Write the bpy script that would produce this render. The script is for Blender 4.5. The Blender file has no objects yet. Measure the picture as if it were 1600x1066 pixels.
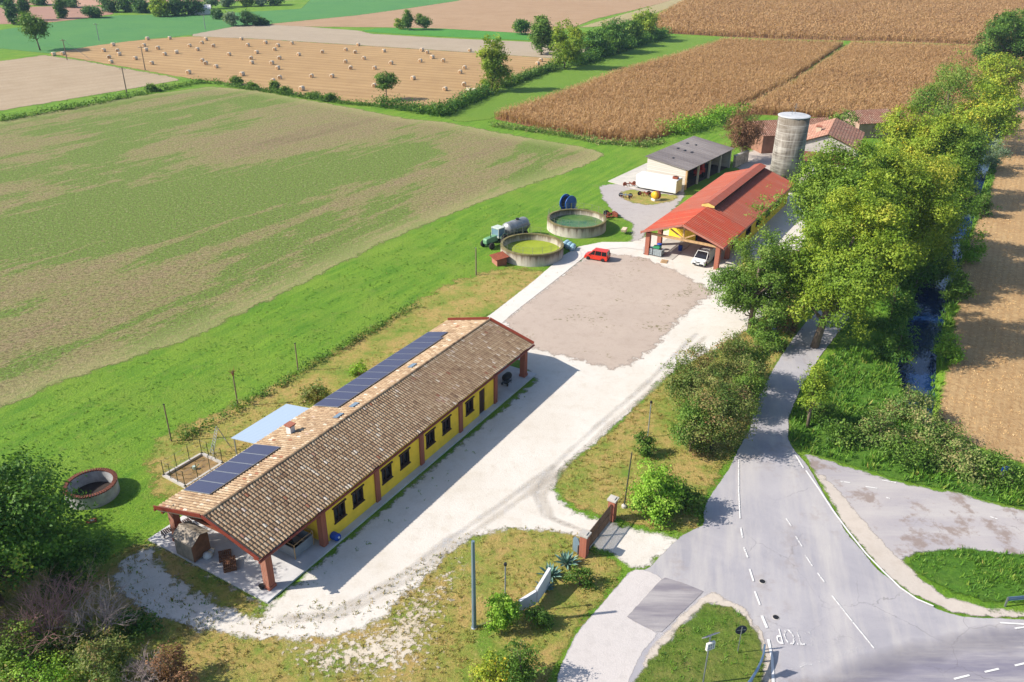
import bpy, math, random, time
import numpy as np
from mathutils import Vector, Matrix
R = math.radians
sc = bpy.context.scene
COL = sc.collection
rng = np.random.default_rng(7)
random.seed(7)

# ------------------------------------------------------------------ camera
H, FPX, PITCH, ROLL = 42.0, 1300.0, 0.4722276, 0.0110974
fw = np.array([0, math.cos(PITCH), -math.sin(PITCH)])
up0 = np.array([0, math.sin(PITCH), math.cos(PITCH)])
rt0 = np.array([1.0, 0, 0])
rt = math.cos(ROLL)*rt0 + math.sin(ROLL)*up0
up = -math.sin(ROLL)*rt0 + math.cos(ROLL)*up0
def G(px, py, z=0.0):                       # where a sight line meets the height z
    d = fw*FPX + rt*(px-800) - up*(py-533)
    t = (z-H)/d[2]
    return np.array([d[0]*t, d[1]*t, z])
def depth(P): return float(np.dot(np.array(P)-np.array([0, 0, H]), fw))
def pix(P):
    d = np.array(P, float)-np.array([0, 0, H]); z = d@fw
    return np.array([800+FPX*(d@rt)/z, 533-FPX*(d@up)/z])
def hgt(b, top):                            # height of something standing at pixel b whose top is at row top
    x, y, _ = G(*b)
    zs = np.linspace(0.1, 30, 600)
    return float(min(zs, key=lambda z: abs(pix((x, y, z))[1]-top)))
cam = bpy.data.cameras.new('camera'); co = bpy.data.objects.new('camera', cam); COL.objects.link(co)
co.matrix_world = Matrix(((rt[0], up[0], -fw[0], 0), (rt[1], up[1], -fw[1], 0), (rt[2], up[2], -fw[2], H), (0, 0, 0, 1)))
cam.sensor_width = 36; cam.lens = 36*FPX/1600; cam.clip_end = 6000; cam.clip_start = 0.5
sc.camera = co

# ------------------------------------------------------------------ light
SUN_AZ, SUN_EL = R(189), R(37)              # direction towards the sun, counter-clockwise from +X
sv = Vector((math.cos(SUN_AZ)*math.cos(SUN_EL), math.sin(SUN_AZ)*math.cos(SUN_EL), math.sin(SUN_EL)))
sl = bpy.data.lights.new('sun', 'SUN'); sl.energy = 4.7; sl.angle = R(0.5); sl.color = (1, 0.93, 0.82)
so = bpy.data.objects.new('sun', sl); COL.objects.link(so)
so.rotation_euler = sv.to_track_quat('Z', 'Y').to_euler(); so.location = sv*300
w = bpy.data.worlds.new('World'); sc.world = w; w.use_nodes = True
nt = w.node_tree
sky = nt.nodes.new('ShaderNodeTexSky'); sky.sky_type = 'NISHITA'; sky.sun_disc = False
sky.sun_elevation = SUN_EL; sky.sun_rotation = R(90)-SUN_AZ
nt.links.new(sky.outputs[0], nt.nodes['Background'].inputs[0]); nt.nodes['Background'].inputs[1].default_value = 0.11
vs = sc.view_settings; vs.view_transform = 'Standard'; vs.look = 'None'; vs.exposure = 0.82; vs.gamma = 1
sc.cycles.max_bounces = 6; sc.cycles.transparent_max_bounces = 12; sc.cycles.volume_bounces = 0
sc.cycles.use_denoising = True

# ------------------------------------------------------------------ colour + nodes
def lin(c): c /= 255.0; return c/12.92 if c <= 0.04045 else ((c+0.055)/1.055)**2.4
def A(r, g, b, k=1.45): return (lin(r)/k, lin(g)/k, lin(b)/k, 1)   # albedo of a surface seen as r,g,b in full sun
class NB:
    def __init__(s, name):
        s.m = bpy.data.materials.new(name); s.m.use_nodes = True; s.t = s.m.node_tree
        s.b = s.t.nodes['Principled BSDF']; s.out = s.t.nodes['Material Output']
        s.b.inputs['Roughness'].default_value = 0.9; s.b.inputs['Specular IOR Level'].default_value = 0.2
        s._co = None
    def n(s, ty): return s.t.nodes.new(ty)
    def put(s, sock, v):
        if v is None: return
        if isinstance(v, bpy.types.NodeSocket): s.t.links.new(v, sock)
        else: sock.default_value = v
    def co(s):
        if s._co is None: s._co = s.n('ShaderNodeTexCoord').outputs['Object']
        return s._co
    def map(s, rot=0, scale=(1, 1, 1), vec=None):
        v = vec or s.co()
        if rot:
            q = s.n('ShaderNodeMapping'); s.put(q.inputs[0], v); q.inputs['Rotation'].default_value = (0, 0, -rot); v = q.outputs[0]
        q = s.n('ShaderNodeMapping'); s.put(q.inputs[0], v); q.inputs['Scale'].default_value = scale
        return q.outputs[0]
    def noise(s, scale, detail=4, rough=0.55, vec=None, dist=0, col=False):
        q = s.n('ShaderNodeTexNoise'); s.put(q.inputs['Vector'], vec or s.co())
        q.inputs['Scale'].default_value = scale; q.inputs['Detail'].default_value = detail
        q.inputs['Roughness'].default_value = rough; q.inputs['Distortion'].default_value = dist
        return q.outputs[1 if col else 0]
    def vor(s, scale, vec=None, rand=1, out='Distance', feature='F1'):
        q = s.n('ShaderNodeTexVoronoi'); s.put(q.inputs['Vector'], vec or s.co()); q.feature = feature
        q.inputs['Scale'].default_value = scale; q.inputs['Randomness'].default_value = rand
        return q.outputs[out]
    def wave(s, scale, vec=None, dist=0, det=2, dscale=1, prof='SIN'):
        q = s.n('ShaderNodeTexWave'); s.put(q.inputs['Vector'], vec or s.co()); q.bands_direction = 'Y'; q.wave_profile = prof
        q.inputs['Scale'].default_value = scale; q.inputs['Distortion'].default_value = dist
        q.inputs['Detail'].default_value = det; q.inputs['Detail Scale'].default_value = dscale
        return q.outputs[1]
    def ramp(s, fac, stops, interp='LINEAR'):
        q = s.n('ShaderNodeValToRGB'); s.put(q.inputs[0], fac); e = q.color_ramp.elements; q.color_ramp.interpolation = interp
        while len(e) < len(stops): e.new(0.5)
        for i, (p, c) in enumerate(stops):
            e[i].position = p; e[i].color = c if isinstance(c, tuple) else (c, c, c, 1)
        return q.outputs[0]
    def mix(s, fac, a, b, mode='MIX'):
        q = s.n('ShaderNodeMix'); q.data_type = 'RGBA'; q.blend_type = mode
        s.put(q.inputs[0], fac); s.put(q.inputs[6], a); s.put(q.inputs[7], b)
        return q.outputs[2]
    def math(s, op, a, b=None, clamp=False):
        q = s.n('ShaderNodeMath'); q.operation = op; q.use_clamp = clamp; s.put(q.inputs[0], a); s.put(q.inputs[1], b)
        return q.outputs[0]
    def attr(s, name, out='Fac'):
        q = s.n('ShaderNodeAttribute'); q.attribute_name = name; return q.outputs[out]
    def bump(s, h, strength=0.5, dist=0.1):
        q = s.n('ShaderNodeBump'); q.inputs['Strength'].default_value = strength; q.inputs['Distance'].default_value = dist
        s.put(q.inputs['Height'], h); s.put(s.b.inputs['Normal'], q.outputs[0])
    def color(s, c, rough=None, metal=None, spec=None):
        s.put(s.b.inputs['Base Color'], c)
        if rough is not None: s.put(s.b.inputs['Roughness'], rough)
        if metal is not None: s.b.inputs['Metallic'].default_value = metal
        if spec is not None: s.b.inputs['Specular IOR Level'].default_value = spec
        return s
    def soft(s, width):
        a = s.math('MULTIPLY', s.math('ADD', s.attr('edge'), s.math('MULTIPLY', s.math('SUBTRACT', s.noise(.25, 3), .5), width)), 1/width, clamp=True)
        tr = s.n('ShaderNodeBsdfTransparent'); mx = s.n('ShaderNodeMixShader')
        s.put(mx.inputs[0], a); s.put(mx.inputs[1], tr.outputs[0]); s.put(mx.inputs[2], s.b.outputs[0]); s.put(s.out.inputs[0], mx.outputs[0])
        return s
    def ragged(s, width, scale=1.2, bias=0.0, detail=6):   # sheet ends where distance-to-edge + noise < 0
        n = s.math('ADD', s.math('MULTIPLY', s.noise(scale, 3, 0.5), .5), s.math('MULTIPLY', s.noise(scale*4.5, 7, 0.85), .5))
        h = s.math('MULTIPLY', s.math('SUBTRACT', n, 0.5-bias), 2*width*2.6)
        a = s.math('ADD', s.attr('edge'), h)
        a = s.math('MULTIPLY', a, max(1.2, 1.6/max(width, .05)), clamp=True)
        tr = s.n('ShaderNodeBsdfTransparent'); mx = s.n('ShaderNodeMixShader')
        s.put(mx.inputs[0], a); s.put(mx.inputs[1], tr.outputs[0]); s.put(mx.inputs[2], s.b.outputs[0]); s.put(s.out.inputs[0], mx.outputs[0])
        return s
def flat(name, c, rough=0.7, metal=0.0, var=0.12, scale=3.0, spec=0.3):   # plain paint / wood / metal with grime
    b = NB(name); n = b.noise(scale, 5, 0.6)
    f = b.ramp(n, [(0.3, 1-var*1.6), (0.7, 1+var*0.6)])
    b.color(b.mix(1.0, c, f, 'MULTIPLY'), rough, metal, spec)
    return b.m
YAW = 1.037622641743607

# ------------------------------------------------------------------ mesh helpers
class MB:
    def __init__(s): s.v = []; s.f = []; s.t = []; s.tint = 0.5
    def add(s, vs, fs, tint=None):
        o = len(s.v); s.v += [tuple(map(float, p)) for p in vs]; s.f += [tuple(i+o for i in f) for f in fs]
        s.t += [s.tint if tint is None else tint]*len(fs); return s
    def box(s, c, d, rz=0.0, M=None, tint=None):
        x, y, z = d[0]/2, d[1]/2, d[2]/2
        P = [Vector((sx*x, sy*y, sz*z)) for sz in (-1, 1) for sx, sy in ((-1, -1), (1, -1), (1, 1), (-1, 1))]
        if M is not None: P = [M @ p for p in P]
        if rz: Q = Matrix.Rotation(rz, 3, 'Z'); P = [Q @ p for p in P]
        return s.add([p+Vector(c) for p in P], [(0, 3, 2, 1), (4, 5, 6, 7), (0, 1, 5, 4), (1, 2, 6, 5), (2, 3, 7, 6), (3, 0, 4, 7)], tint)
    def span(s, x0, x1, y0, y1, z0, z1, tint=None): return s.box(((x0+x1)/2, (y0+y1)/2, (z0+z1)/2), (x1-x0, y1-y0, z1-z0), tint=tint)
    def path(s, pts, rad, n=8, tint=None):
        pts = [Vector(p) for p in pts]; rad = rad if isinstance(rad, (list, tuple)) else [rad]*len(pts)
        vs = []; fs = []; a = None
        for i, p in enumerate(pts):
            d = (pts[min(i+1, len(pts)-1)]-pts[max(i-1, 0)]).normalized()
            if a is None: a = d.orthogonal().normalized()
            else: a = (a-d*a.dot(d)).normalized()
            b = d.cross(a)
            vs += [p+(a*math.cos(2*math.pi*k/n)+b*math.sin(2*math.pi*k/n))*rad[i] for k in range(n)]
        for i in range(len(pts)-1):
            fs += [(i*n+k, i*n+(k+1) % n, (i+1)*n+(k+1) % n, (i+1)*n+k) for k in range(n)]
        fs += [tuple(range(n-1, -1, -1)), tuple((len(pts)-1)*n+k for k in range(n))]
        return s.add(vs, fs, tint)
    def tube(s, p0, p1, r0, r1=None, n=8, tint=None): return s.path([p0, p1], [r0, r0 if r1 is None else r1], n, tint)
    def lathe(s, prof, n=32, c=(0, 0, 0), axis='Z', tint=None, close=False):
        vs = []
        for r, z in prof:
            for k in range(n):
                a = 2*math.pi*k/n; p = (r*math.cos(a), r*math.sin(a), z)
                if axis == 'X': p = (p[2], p[0], p[1])
                if axis == 'Y': p = (p[1], p[2], p[0])
                vs.append((p[0]+c[0], p[1]+c[1], p[2]+c[2]))
        fs = []; m = len(prof)
        for i in range(m if close else m-1):
            j = (i+1) % m
            fs += [(i*n+k, i*n+(k+1) % n, j*n+(k+1) % n, j*n+k) for k in range(n)]
        if not close:
            if prof[0][0] > 1e-4: fs.append(tuple(range(n-1, -1, -1)))
            if prof[-1][0] > 1e-4: fs.append(tuple((m-1)*n+k for k in range(n)))
        return s.add(vs, fs, tint)
    def ext(s, prof, y0, y1, tint=None):            # profile in x,z pushed along y
        n = len(prof); vs = [(x, y0, z) for x, z in prof]+[(x, y1, z) for x, z in prof]
        return s.add(vs, [tuple(range(n)), tuple(range(2*n-1, n-1, -1))]+[(k, n+k, n+(k+1) % n, (k+1) % n) for k in range(n)], tint)
    def prism(s, poly, z0, z1, tint=None):
        n = len(poly); vs = [(x, y, z0) for x, y in poly]+[(x, y, z1) for x, y in poly]
        return s.add(vs, [tuple(range(n-1, -1, -1)), tuple(range(n, 2*n))]+[(k, (k+1) % n, n+(k+1) % n, n+k) for k in range(n)], tint)
    def quad(s, a, b, c, d, tint=None): return s.add([a, b, c, d], [(0, 1, 2, 3)], tint)
    def slab(s, a, b, c, d, th, tint=None):         # a sheet with thickness
        P = [Vector(p) for p in (a, b, c, d)]; nrm = (P[1]-P[0]).cross(P[3]-P[0]).normalized()*th
        return s.add(P+[p-nrm for p in P], [(0, 1, 2, 3), (7, 6, 5, 4), (0, 4, 5, 1), (1, 5, 6, 2), (2, 6, 7, 3), (3, 7, 4, 0)], tint)
    def build(s, name, mat, parent=None, smooth=False, bevel=0):
        me = bpy.data.meshes.new(name); me.from_pydata(s.v, [], s.f); me.materials.append(mat)
        at = me.attributes.new('tint', 'FLOAT', 'FACE'); at.data.foreach_set('value', s.t)
        if smooth: me.polygons.foreach_set('use_smooth', [True]*len(me.polygons))
        me.update(); o = bpy.data.objects.new(name, me); COL.objects.link(o)
        if parent: o.parent = parent
        if bevel:
            q = o.modifiers.new('bevel', 'BEVEL'); q.width = bevel; q.segments = 2; q.limit_method = 'ANGLE'
        return o
def npmesh(name, V, F, mat, tint=None, parent=None, smooth=False):     # many equal quads / tris
    k = F.shape[1]; me = bpy.data.meshes.new(name)
    me.vertices.add(len(V)); me.vertices.foreach_set('co', np.ascontiguousarray(V, np.float32).ravel())
    me.loops.add(F.size); me.loops.foreach_set('vertex_index', np.ascontiguousarray(F, np.int32).ravel())
    me.polygons.add(len(F)); me.polygons.foreach_set('loop_start', np.arange(0, F.size, k, dtype=np.int32))
    me.update(calc_edges=True)
    if tint is not None:
        at = me.attributes.new('tint', 'FLOAT', 'FACE'); at.data.foreach_set('value', np.ascontiguousarray(tint, np.float32))
    if smooth: me.polygons.foreach_set('use_smooth', np.ones(len(F), bool))
    me.materials.append(mat); me.validate()
    o = bpy.data.objects.new(name, me); COL.objects.link(o)
    if parent: o.parent = parent
    return o
def tag(o, label, cat, group=None, kind=None):
    o['label'] = label; o['category'] = cat
    if group: o['group'] = group
    if kind: o['kind'] = kind
    return o
def thing(name, label, cat, loc, rz=0.0, group=None):
    o = bpy.data.objects.new(name, None); COL.objects.link(o); o.empty_display_size = 0.3
    o.location = tuple(float(c) for c in loc); o.rotation_euler = (0, 0, rz); return tag(o, label, cat, group)
def dup(root, loc, rz=None, label=None, scale=None):
    r = root.copy(); COL.objects.link(r); r.location = tuple(float(c) for c in loc)
    if rz is not None: r.rotation_euler = (0, 0, rz)
    if label: r['label'] = label
    if scale: r.scale = scale
    for ch in list(root.children):
        c = ch.copy(); COL.objects.link(c); c.parent = r
        for g in list(ch.children):
            d = g.copy(); COL.objects.link(d); d.parent = c
    return r
def struct(o, kind='structure'): o['kind'] = kind; return o
def W2(poly, z=0): return [tuple(G(*p)[:2]) for p in poly]

def sdist(P, poly):
    poly = np.array(poly); n = len(poly); d = np.full(len(P), 1e9); ins = np.zeros(len(P), bool)
    for i in range(n):
        a = poly[i]; b = poly[(i+1) % n]; e = b-a; q = P-a
        t = np.clip((q@e)/max(e@e, 1e-9), 0, 1); d = np.minimum(d, np.hypot(*(q-t[:, None]*e).T))
        c = ((a[1] <= P[:, 1]) != (b[1] <= P[:, 1]))
        with np.errstate(divide='ignore', invalid='ignore'):
            xi = a[0]+(P[:, 1]-a[1])/(b[1]-a[1] if b[1] != a[1] else 1e-9)*(b[0]-a[0])
        ins ^= c & (P[:, 0] < xi)
    return np.where(ins, d, -d)
def sheet(name, poly, z, mat, margin=1.0, step=1.0, kind='structure'):
    poly = W2(poly) if max(abs(p[1]) for p in poly) >= 0 and not getattr(poly, 'world', False) else poly
    P = np.array(poly); lo = P.min(0)-margin-step; hi = P.max(0)+margin+step
    nx = int((hi[0]-lo[0])/step)+2; ny = int((hi[1]-lo[1])/step)+2
    X, Y = np.meshgrid(lo[0]+np.arange(nx)*step, lo[1]+np.arange(ny)*step)
    Q = np.stack([X.ravel(), Y.ravel()], 1); sd = sdist(Q, poly)
    idx = np.arange(nx*ny).reshape(ny, nx)
    F = np.stack([idx[:-1, :-1], idx[:-1, 1:], idx[1:, 1:], idx[1:, :-1]], -1).reshape(-1, 4)
    F = F[(sd[F].max(1) > -margin)]
    used, inv = np.unique(F, return_inverse=True); F = inv.reshape(-1, 4)
    V = np.column_stack([Q[used], np.full(len(used), z)])
    o = npmesh(name, V, F, mat); at = o.data.attributes.new('edge', 'FLOAT', 'POINT')
    at.data.foreach_set('value', np.ascontiguousarray(sd[used], np.float32)); return struct(o, kind)
def inside(poly, n_per_m2, jitter=True, mn=0.0):
    P = np.array(poly); lo, hi = P.min(0), P.max(0); n = int((hi-lo).prod()*n_per_m2)
    Q = rng.uniform(lo, hi, (n, 2)); return Q[sdist(Q, poly) > mn]

# ------------------------------------------------------------------ ground materials
def m_grass():
    b = NB('lush_grass'); rv = b.map(YAW, (0.16, 1, 1))
    s1 = b.noise(0.75, 5, 0.7, rv); n1 = b.noise(0.09, 5, 0.65); n2 = b.noise(4.5, 5, 0.75); n3 = b.noise(0.6, 5, 0.7)
    c = b.mix(b.ramp(s1, [(0.35, 0.0), (0.68, 1.0)]), A(98, 148, 34), A(146, 184, 54))
    c = b.mix(b.ramp(n1, [(0.45, 0.0), (0.7, 0.75)]), c, A(154, 176, 64))
    c = b.mix(b.ramp(n3, [(0.55, 0.0), (0.75, 0.55)]), c, A(158, 160, 84))
    c = b.mix(b.ramp(n2, [(0.3, 0.7), (0.6, 0.0)]), c, A(70, 116, 28))
    b.color(c); b.bump(n2, 0.9, 0.25); return b
def m_field():
    b = NB('stubble_field'); rv = b.map(YAW-0.04, (0.05, 1, 1)); rv2 = b.map(YAW-0.04, (0.3, 1, 1))
    s1 = b.noise(0.13, 5, 0.62, rv); s2 = b.noise(0.75, 5, 0.7, rv); n1 = b.noise(0.028, 4, 0.6, b.map(YAW, (.6, 1, 1)), dist=0.5); n2 = b.noise(2.6, 6, 0.8); n3 = b.noise(0.3, 7, 0.8, rv2); n4 = b.noise(1.0, 6, 0.8)
    g = b.math('ADD', b.math('MULTIPLY', s1, 0.55), b.math('ADD', b.math('MULTIPLY', n1, 0.75), b.math('ADD', b.math('MULTIPLY', s2, 0.16), b.math('MULTIPLY', n3, 0.5))))
    c = b.ramp(g, [(0.70, A(154, 130, 102)), (0.86, A(176, 156, 116)), (0.99, A(168, 162, 104)), (1.12, A(148, 164, 86)), (1.28, A(126, 156, 64))])
    c = b.mix(b.ramp(n4, [(0.50, 0.0), (0.62, 0.7)]), c, A(134, 162, 66))
    c = b.mix(b.ramp(n2, [(0.36, 1.0), (0.54, 0.0)]), c, A(102, 88, 56))
    c = b.mix(b.ramp(b.noise(1.7, 6, 0.8), [(0.55, 0.0), (0.68, 0.7)]), c, A(212, 196, 156))
    e = b.ramp(b.math('MULTIPLY', b.attr('edge'), 0.09), [(0.0, 0.6), (0.5, 0.0)])
    c = b.mix(e, c, A(186, 182, 122))
    b.color(c); b.bump(n2, 1.0, 0.35); return b.ragged(1.0, 0.5)
def m_dry(name='dry_lawn', wd=1.5, sc=0.5):
    b = NB(name); n1 = b.noise(0.22, 5, 0.7); n2 = b.noise(5, 6, 0.8); n3 = b.noise(1.1, 6, 0.75)
    c = b.ramp(n1, [(0.34, A(122, 156, 54)), (0.46, A(172, 166, 82)), (0.60, A(204, 172, 106)), (0.75, A(154, 162, 70))])
    c = b.mix(b.ramp(n3, [(0.48, 0.0), (0.66, 0.75)]), c, A(128, 160, 60))
    c = b.mix(b.ramp(n2, [(0.32, 0.6), (0.52, 0.0)]), c, A(104, 104, 46))
    c = b.mix(b.ramp(b.noise(3.1, 6, 0.8), [(0.56, 0.0), (0.7, 0.7)]), c, A(226, 200, 138))
    b.color(c); b.bump(n2, 0.8, 0.25); return b.ragged(wd, sc)
def m_gravel(name, a, bcol, dirt, wd, scale=0.9, bias=0.0, weeds=0.0):
    b = NB(name); n1 = b.noise(0.12, 5, 0.6); n2 = b.noise(7, 6, 0.8); n3 = b.noise(0.9, 5, 0.7)
    c = b.mix(b.ramp(n1, [(0.35, 0.0), (0.65, 1.0)]), a, bcol)
    c = b.mix(b.ramp(n3, [(0.5, 0.0), (0.75, 0.5)]), c, dirt)
    c = b.mix(b.ramp(n2, [(0.32, 0.35), (0.52, 0.0)]), c, dirt)
    if weeds:
        wn = b.math('MULTIPLY', b.noise(0.13, 4, 0.6), b.noise(1.7, 6, 0.8))
        c = b.mix(b.ramp(wn, [(0.36-weeds, 0.0), (0.385-weeds, 0.85)]), c, A(120, 112, 70))
    b.color(c); b.bump(n2, 0.5, 0.06); return b.ragged(wd, scale, bias)
def m_asphalt(name, a, bcol, rough=0.8, edge=None, rot=0.0, stain=0.25):
    b = NB(name); n1 = b.noise(0.14, 5, 0.65, dist=0.8); n2 = b.noise(14, 4, 0.8); n3 = b.noise(0.5, 5, 0.7, b.map(rot, (0.12, 1, 1)))
    c = b.mix(b.ramp(n1, [(0.38, 0.0), (0.66, 1.0)]), a, bcol)
    c = b.mix(b.ramp(n3, [(0.44, 0.0), (0.68, 0.75)]), c, A(204, 198, 194))
    c = b.mix(b.ramp(n2, [(0.3, 0.3), (0.5, 0.0)]), c, A(120, 116, 122))
    wv_ = b.n('ShaderNodeVectorMath'); wv_.operation = 'ADD'; b.put(wv_.inputs[0], b.co()); b.put(wv_.inputs[1], b.noise(0.9, 4, 0.6, col=True))
    cr = b.math('LESS_THAN', b.vor(0.17, vec=wv_.outputs[0], feature='DISTANCE_TO_EDGE'), 0.0035)
    cr = b.math('MULTIPLY', cr, b.ramp(b.noise(0.11, 2), [(0.5, 0.0), (0.62, 0.4)]))
    c = b.mix(cr, c, A(104, 100, 102))
    st = b.ramp(b.math('MULTIPLY', b.noise(0.35, 5, 0.75), b.noise(0.09, 3, 0.6)), [(0.30, 0.0), (0.36, stain)])
    c = b.mix(st, c, A(150, 132, 122))
    b.color(c, rough, spec=0.35); b.bump(n2, 0.25, 0.02)
    return b.ragged(edge, 0.8) if edge else b
def m_rows(name, c0, c1, c2, rot, per, wd, dark=None, amp=1.0):
    b = NB(name); rv = b.map(rot); wv = b.wave(1/per*0.32, rv, 1.2, 3, 0.8)
    n1 = b.noise(0.025, 4, 0.6, b.map(rot, (0.25, 1, 1))); n2 = b.noise(1.6, 6, 0.8); n3 = b.noise(0.25, 5, 0.7, b.map(rot, (0.12, 1, 1)))
    c = b.mix(b.ramp(n1, [(0.35, 0.0), (0.68, 1.0)]), c0, c1)
    c = b.mix(b.ramp(wv, [(0.55, 0.0), (0.95, 0.5*amp)]), c, c2)
    c = b.mix(b.ramp(n3, [(0.5, 0.0), (0.72, 0.6)]), c, c2)
    c = b.mix(b.ramp(b.noise(0.10, 6, 0.75), [(0.46, 0.0), (0.68, 0.55)]), c, c2)
    c = b.mix(b.ramp(b.noise(0.55, 6, 0.8), [(0.52, 0.0), (0.7, 0.4)]), c, c1)
    c = b.mix(b.ramp(n2, [(0.34, 0.6), (0.56, 0.0)]), c, dark or c2)
    b.color(c); b.bump(n2, 0.8, 0.25); return b.ragged(wd, 0.3)
def m_edge(name, cs, wd, scale=0.4):       # plain vegetation sheet
    b = NB(name); n1 = b.noise(0.06, 5, 0.65); n2 = b.noise(2.6, 6, 0.8); n3 = b.noise(0.5, 6, 0.75)
    c = b.ramp(n1, [(0.35, cs[0]), (0.65, cs[1])])
    c = b.mix(b.ramp(n3, [(0.5, 0.0), (0.72, 0.6)]), c, cs[2])
    c = b.mix(b.ramp(n2, [(0.35, 0.7), (0.6, 0.0)]), c, cs[3])
    b.color(c); b.bump(n2, 1.0, 0.3); return b.ragged(wd, scale)

# ------------------------------------------------------------------ terrain
CANAL = np.array([G(1424, 640)[:2], G(1432, 600)[:2], G(1437, 540)[:2], G(1460, 450)[:2], G(1499, 345)[:2], G(1520, 280)[:2], G(1550, 200)[:2], G(1572, 130)[:2]])
def dline(P, L):
    d = np.full(len(P), 1e9)
    for a, b in zip(L[:-1], L[1:]):
        e = b-a; q = P-a; t = np.clip((q@e)/(e@e), 0, 1); d = np.minimum(d, np.hypot(*(q-t[:, None]*e).T))
    return d
def ground():
    xs = np.unique(np.concatenate([[-3000, -1500, -800], np.arange(-500, 25, 5), np.arange(25, 175, 1.0), np.arange(175, 500, 5), [800, 1500, 3000]]))
    ys = np.unique(np.concatenate([[-3000, -1000, -300, -50], np.arange(0, 40, 5), np.arange(40, 300, 1.0), np.arange(300, 700, 6), [900, 1500, 3000]]))
    X, Y = np.meshgrid(xs, ys); Q = np.stack([X.ravel(), Y.ravel()], 1)
    d = dline(Q, CANAL); z = -1.5*np.clip((3.3-d)/2.2, 0, 1)
    idx = np.arange(len(Q)).reshape(len(ys), len(xs))
    F = np.stack([idx[:-1, :-1], idx[:-1, 1:], idx[1:, 1:], idx[1:, :-1]], -1).reshape(-1, 4)
    struct(npmesh('ground', np.column_stack([Q, z]), F, m_grass().m, smooth=True))
ground()
wb = NB('canal_water'); wb.color(A(22, 48, 92), 0.04, spec=0.6); wb.bump(wb.noise(0.8, 2), 0.015, 0.02)  # blue of the reflected sky is put into the water's base colour
L = CANAL
# weld consecutive spans into one ribbon
V = []; 
for i in range(len(L)):
    e = (L[min(i+1, len(L)-1)]-L[max(i-1, 0)]); e = e/np.linalg.norm(e); nn = np.array([-e[1], e[0]])*(2.5 if i < 4 else 1.9)
    V += [(*(L[i]-nn), -0.95), (*(L[i]+nn), -0.95)]
q = MB(); q.add(V, [(2*i, 2*i+2, 2*i+3, 2*i+1) for i in range(len(L)-1)])
struct(q.build('canal_water', wb.m))

# ---- fields (outlines given as sight lines on the flat ground)
FIELD = [(-420, 250), (0, 190), (100, 170), (200, 152), (330, 135), (400, 141), (480, 156), (560, 170), (640, 186), (700, 191), (760, 203), (830, 216), (900, 227), (938, 236), (947, 243), (930, 253), (870, 276), (780, 306), (680, 346), (600, 379), (500, 431), (400, 481), (300, 531), (180, 571), (90, 601), (0, 641), (-300, 780)]
sheet('field', FIELD, 0.02, m_field().m, 3.0, 2.5)
DRY = [(228, 712), (240, 690), (300, 657), (370, 629), (450, 587), (530, 545), (600, 499), (680, 453), (740, 428), (790, 417), (880, 424), (700, 540), (430, 720), (330, 795), (262, 800), (236, 760)]
sheet('lawn', DRY, 0.03, m_dry(wd=1.6).m, 3.2, 1.2)
hv = G(860, 92)-G(300, 57); HROT = math.atan2(hv[1], hv[0])
HAY = [(75, 84), (150, 71), (225, 62), (300, 57), (400, 61), (530, 69), (700, 80), (872, 92), (862, 107), (800, 130), (735, 156), (700, 166), (620, 166), (530, 158), (440, 145), (350, 129), (300, 124), (200, 106), (130, 94)]
sheet('stubble_field', HAY, 0.04, m_rows('hay_stubble', A(192, 156, 106), A(202, 168, 118), A(164, 130, 88), HROT, 4.2, 0.8, A(170, 136, 98), 1.2).m, 2.5, 3.0)
sheet('stubble_strip', [(300, 54), (375, 40), (420, 38), (480, 42), (560, 48), (580, 53), (700, 60), (835, 66), (960, 78), (872, 92), (700, 80), (530, 69), (400, 61), (300, 57)], 0.05, m_rows('pale_stubble', A(188, 170, 148), A(196, 178, 154), A(172, 156, 132), HROT, 4, 0.6, A(164, 148, 124), 0.4).m, 2.0, 3.0)
sheet('meadow_strip', [(562, 49), (592, 44), (690, 45), (760, 49), (832, 53), (930, 60), (940, 68), (835, 64), (700, 58), (600, 52)], 0.07, m_edge('green_strip', [A(86, 160, 62), A(98, 168, 66), A(110, 172, 70), A(70, 130, 50)], 0.6).m, 2.0, 3.0)
sheet('ploughed_field', [(410, 39), (560, 24), (640, 13), (712, 2), (790, -14), (1110, -14), (1040, 4), (1000, 14), (930, 30), (900, 42), (832, 53), (690, 45), (590, 43), (480, 42)], 0.06, m_rows('far_stubble', A(190, 158, 124), A(196, 166, 132), A(166, 134, 100), HROT, 5, 0.8, A(164, 126, 92), 1.0).m, 2.5, 4.0)
sheet('grass_track', [(900, 44), (1000, 15), (1060, -3), (1110, -16), (1150, -16), (1075, 3), (1020, 22), (960, 40)], 0.08, m_edge('track_grass', [A(196, 178, 136), A(190, 176, 128), A(150, 160, 92), A(160, 144, 100)], 0.8).m, 2.0, 4.0)
sheet('far_field', [(-500, 110), (-100, 82), (0, 76), (75, 84), (225, 62), (300, 55), (375, 40), (415, 38), (560, 24), (640, 13), (712, 2), (790, -14), (500, -16), (470, 14), (330, 22), (180, 24), (60, 38), (0, 47), (-300, 70)], 0.03, m_edge('far_green', [A(92, 150, 84), A(104, 160, 84), A(128, 166, 96), A(74, 128, 70)], 0.8).m, 2.5, 4.0)
sheet('far_stubble_field', [(-500, 55), (-100, 44), (0, 38), (60, 37), (110, 32), (180, 22), (150, 8), (80, 10), (0, 12), (-400, 22)], 0.06, m_rows('rosy_soil', A(180, 142, 122), A(186, 148, 126), A(168, 128, 108), HROT, 6, 1.0, A(166, 120, 104), 0.4).m, 3.0, 5.0)
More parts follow.
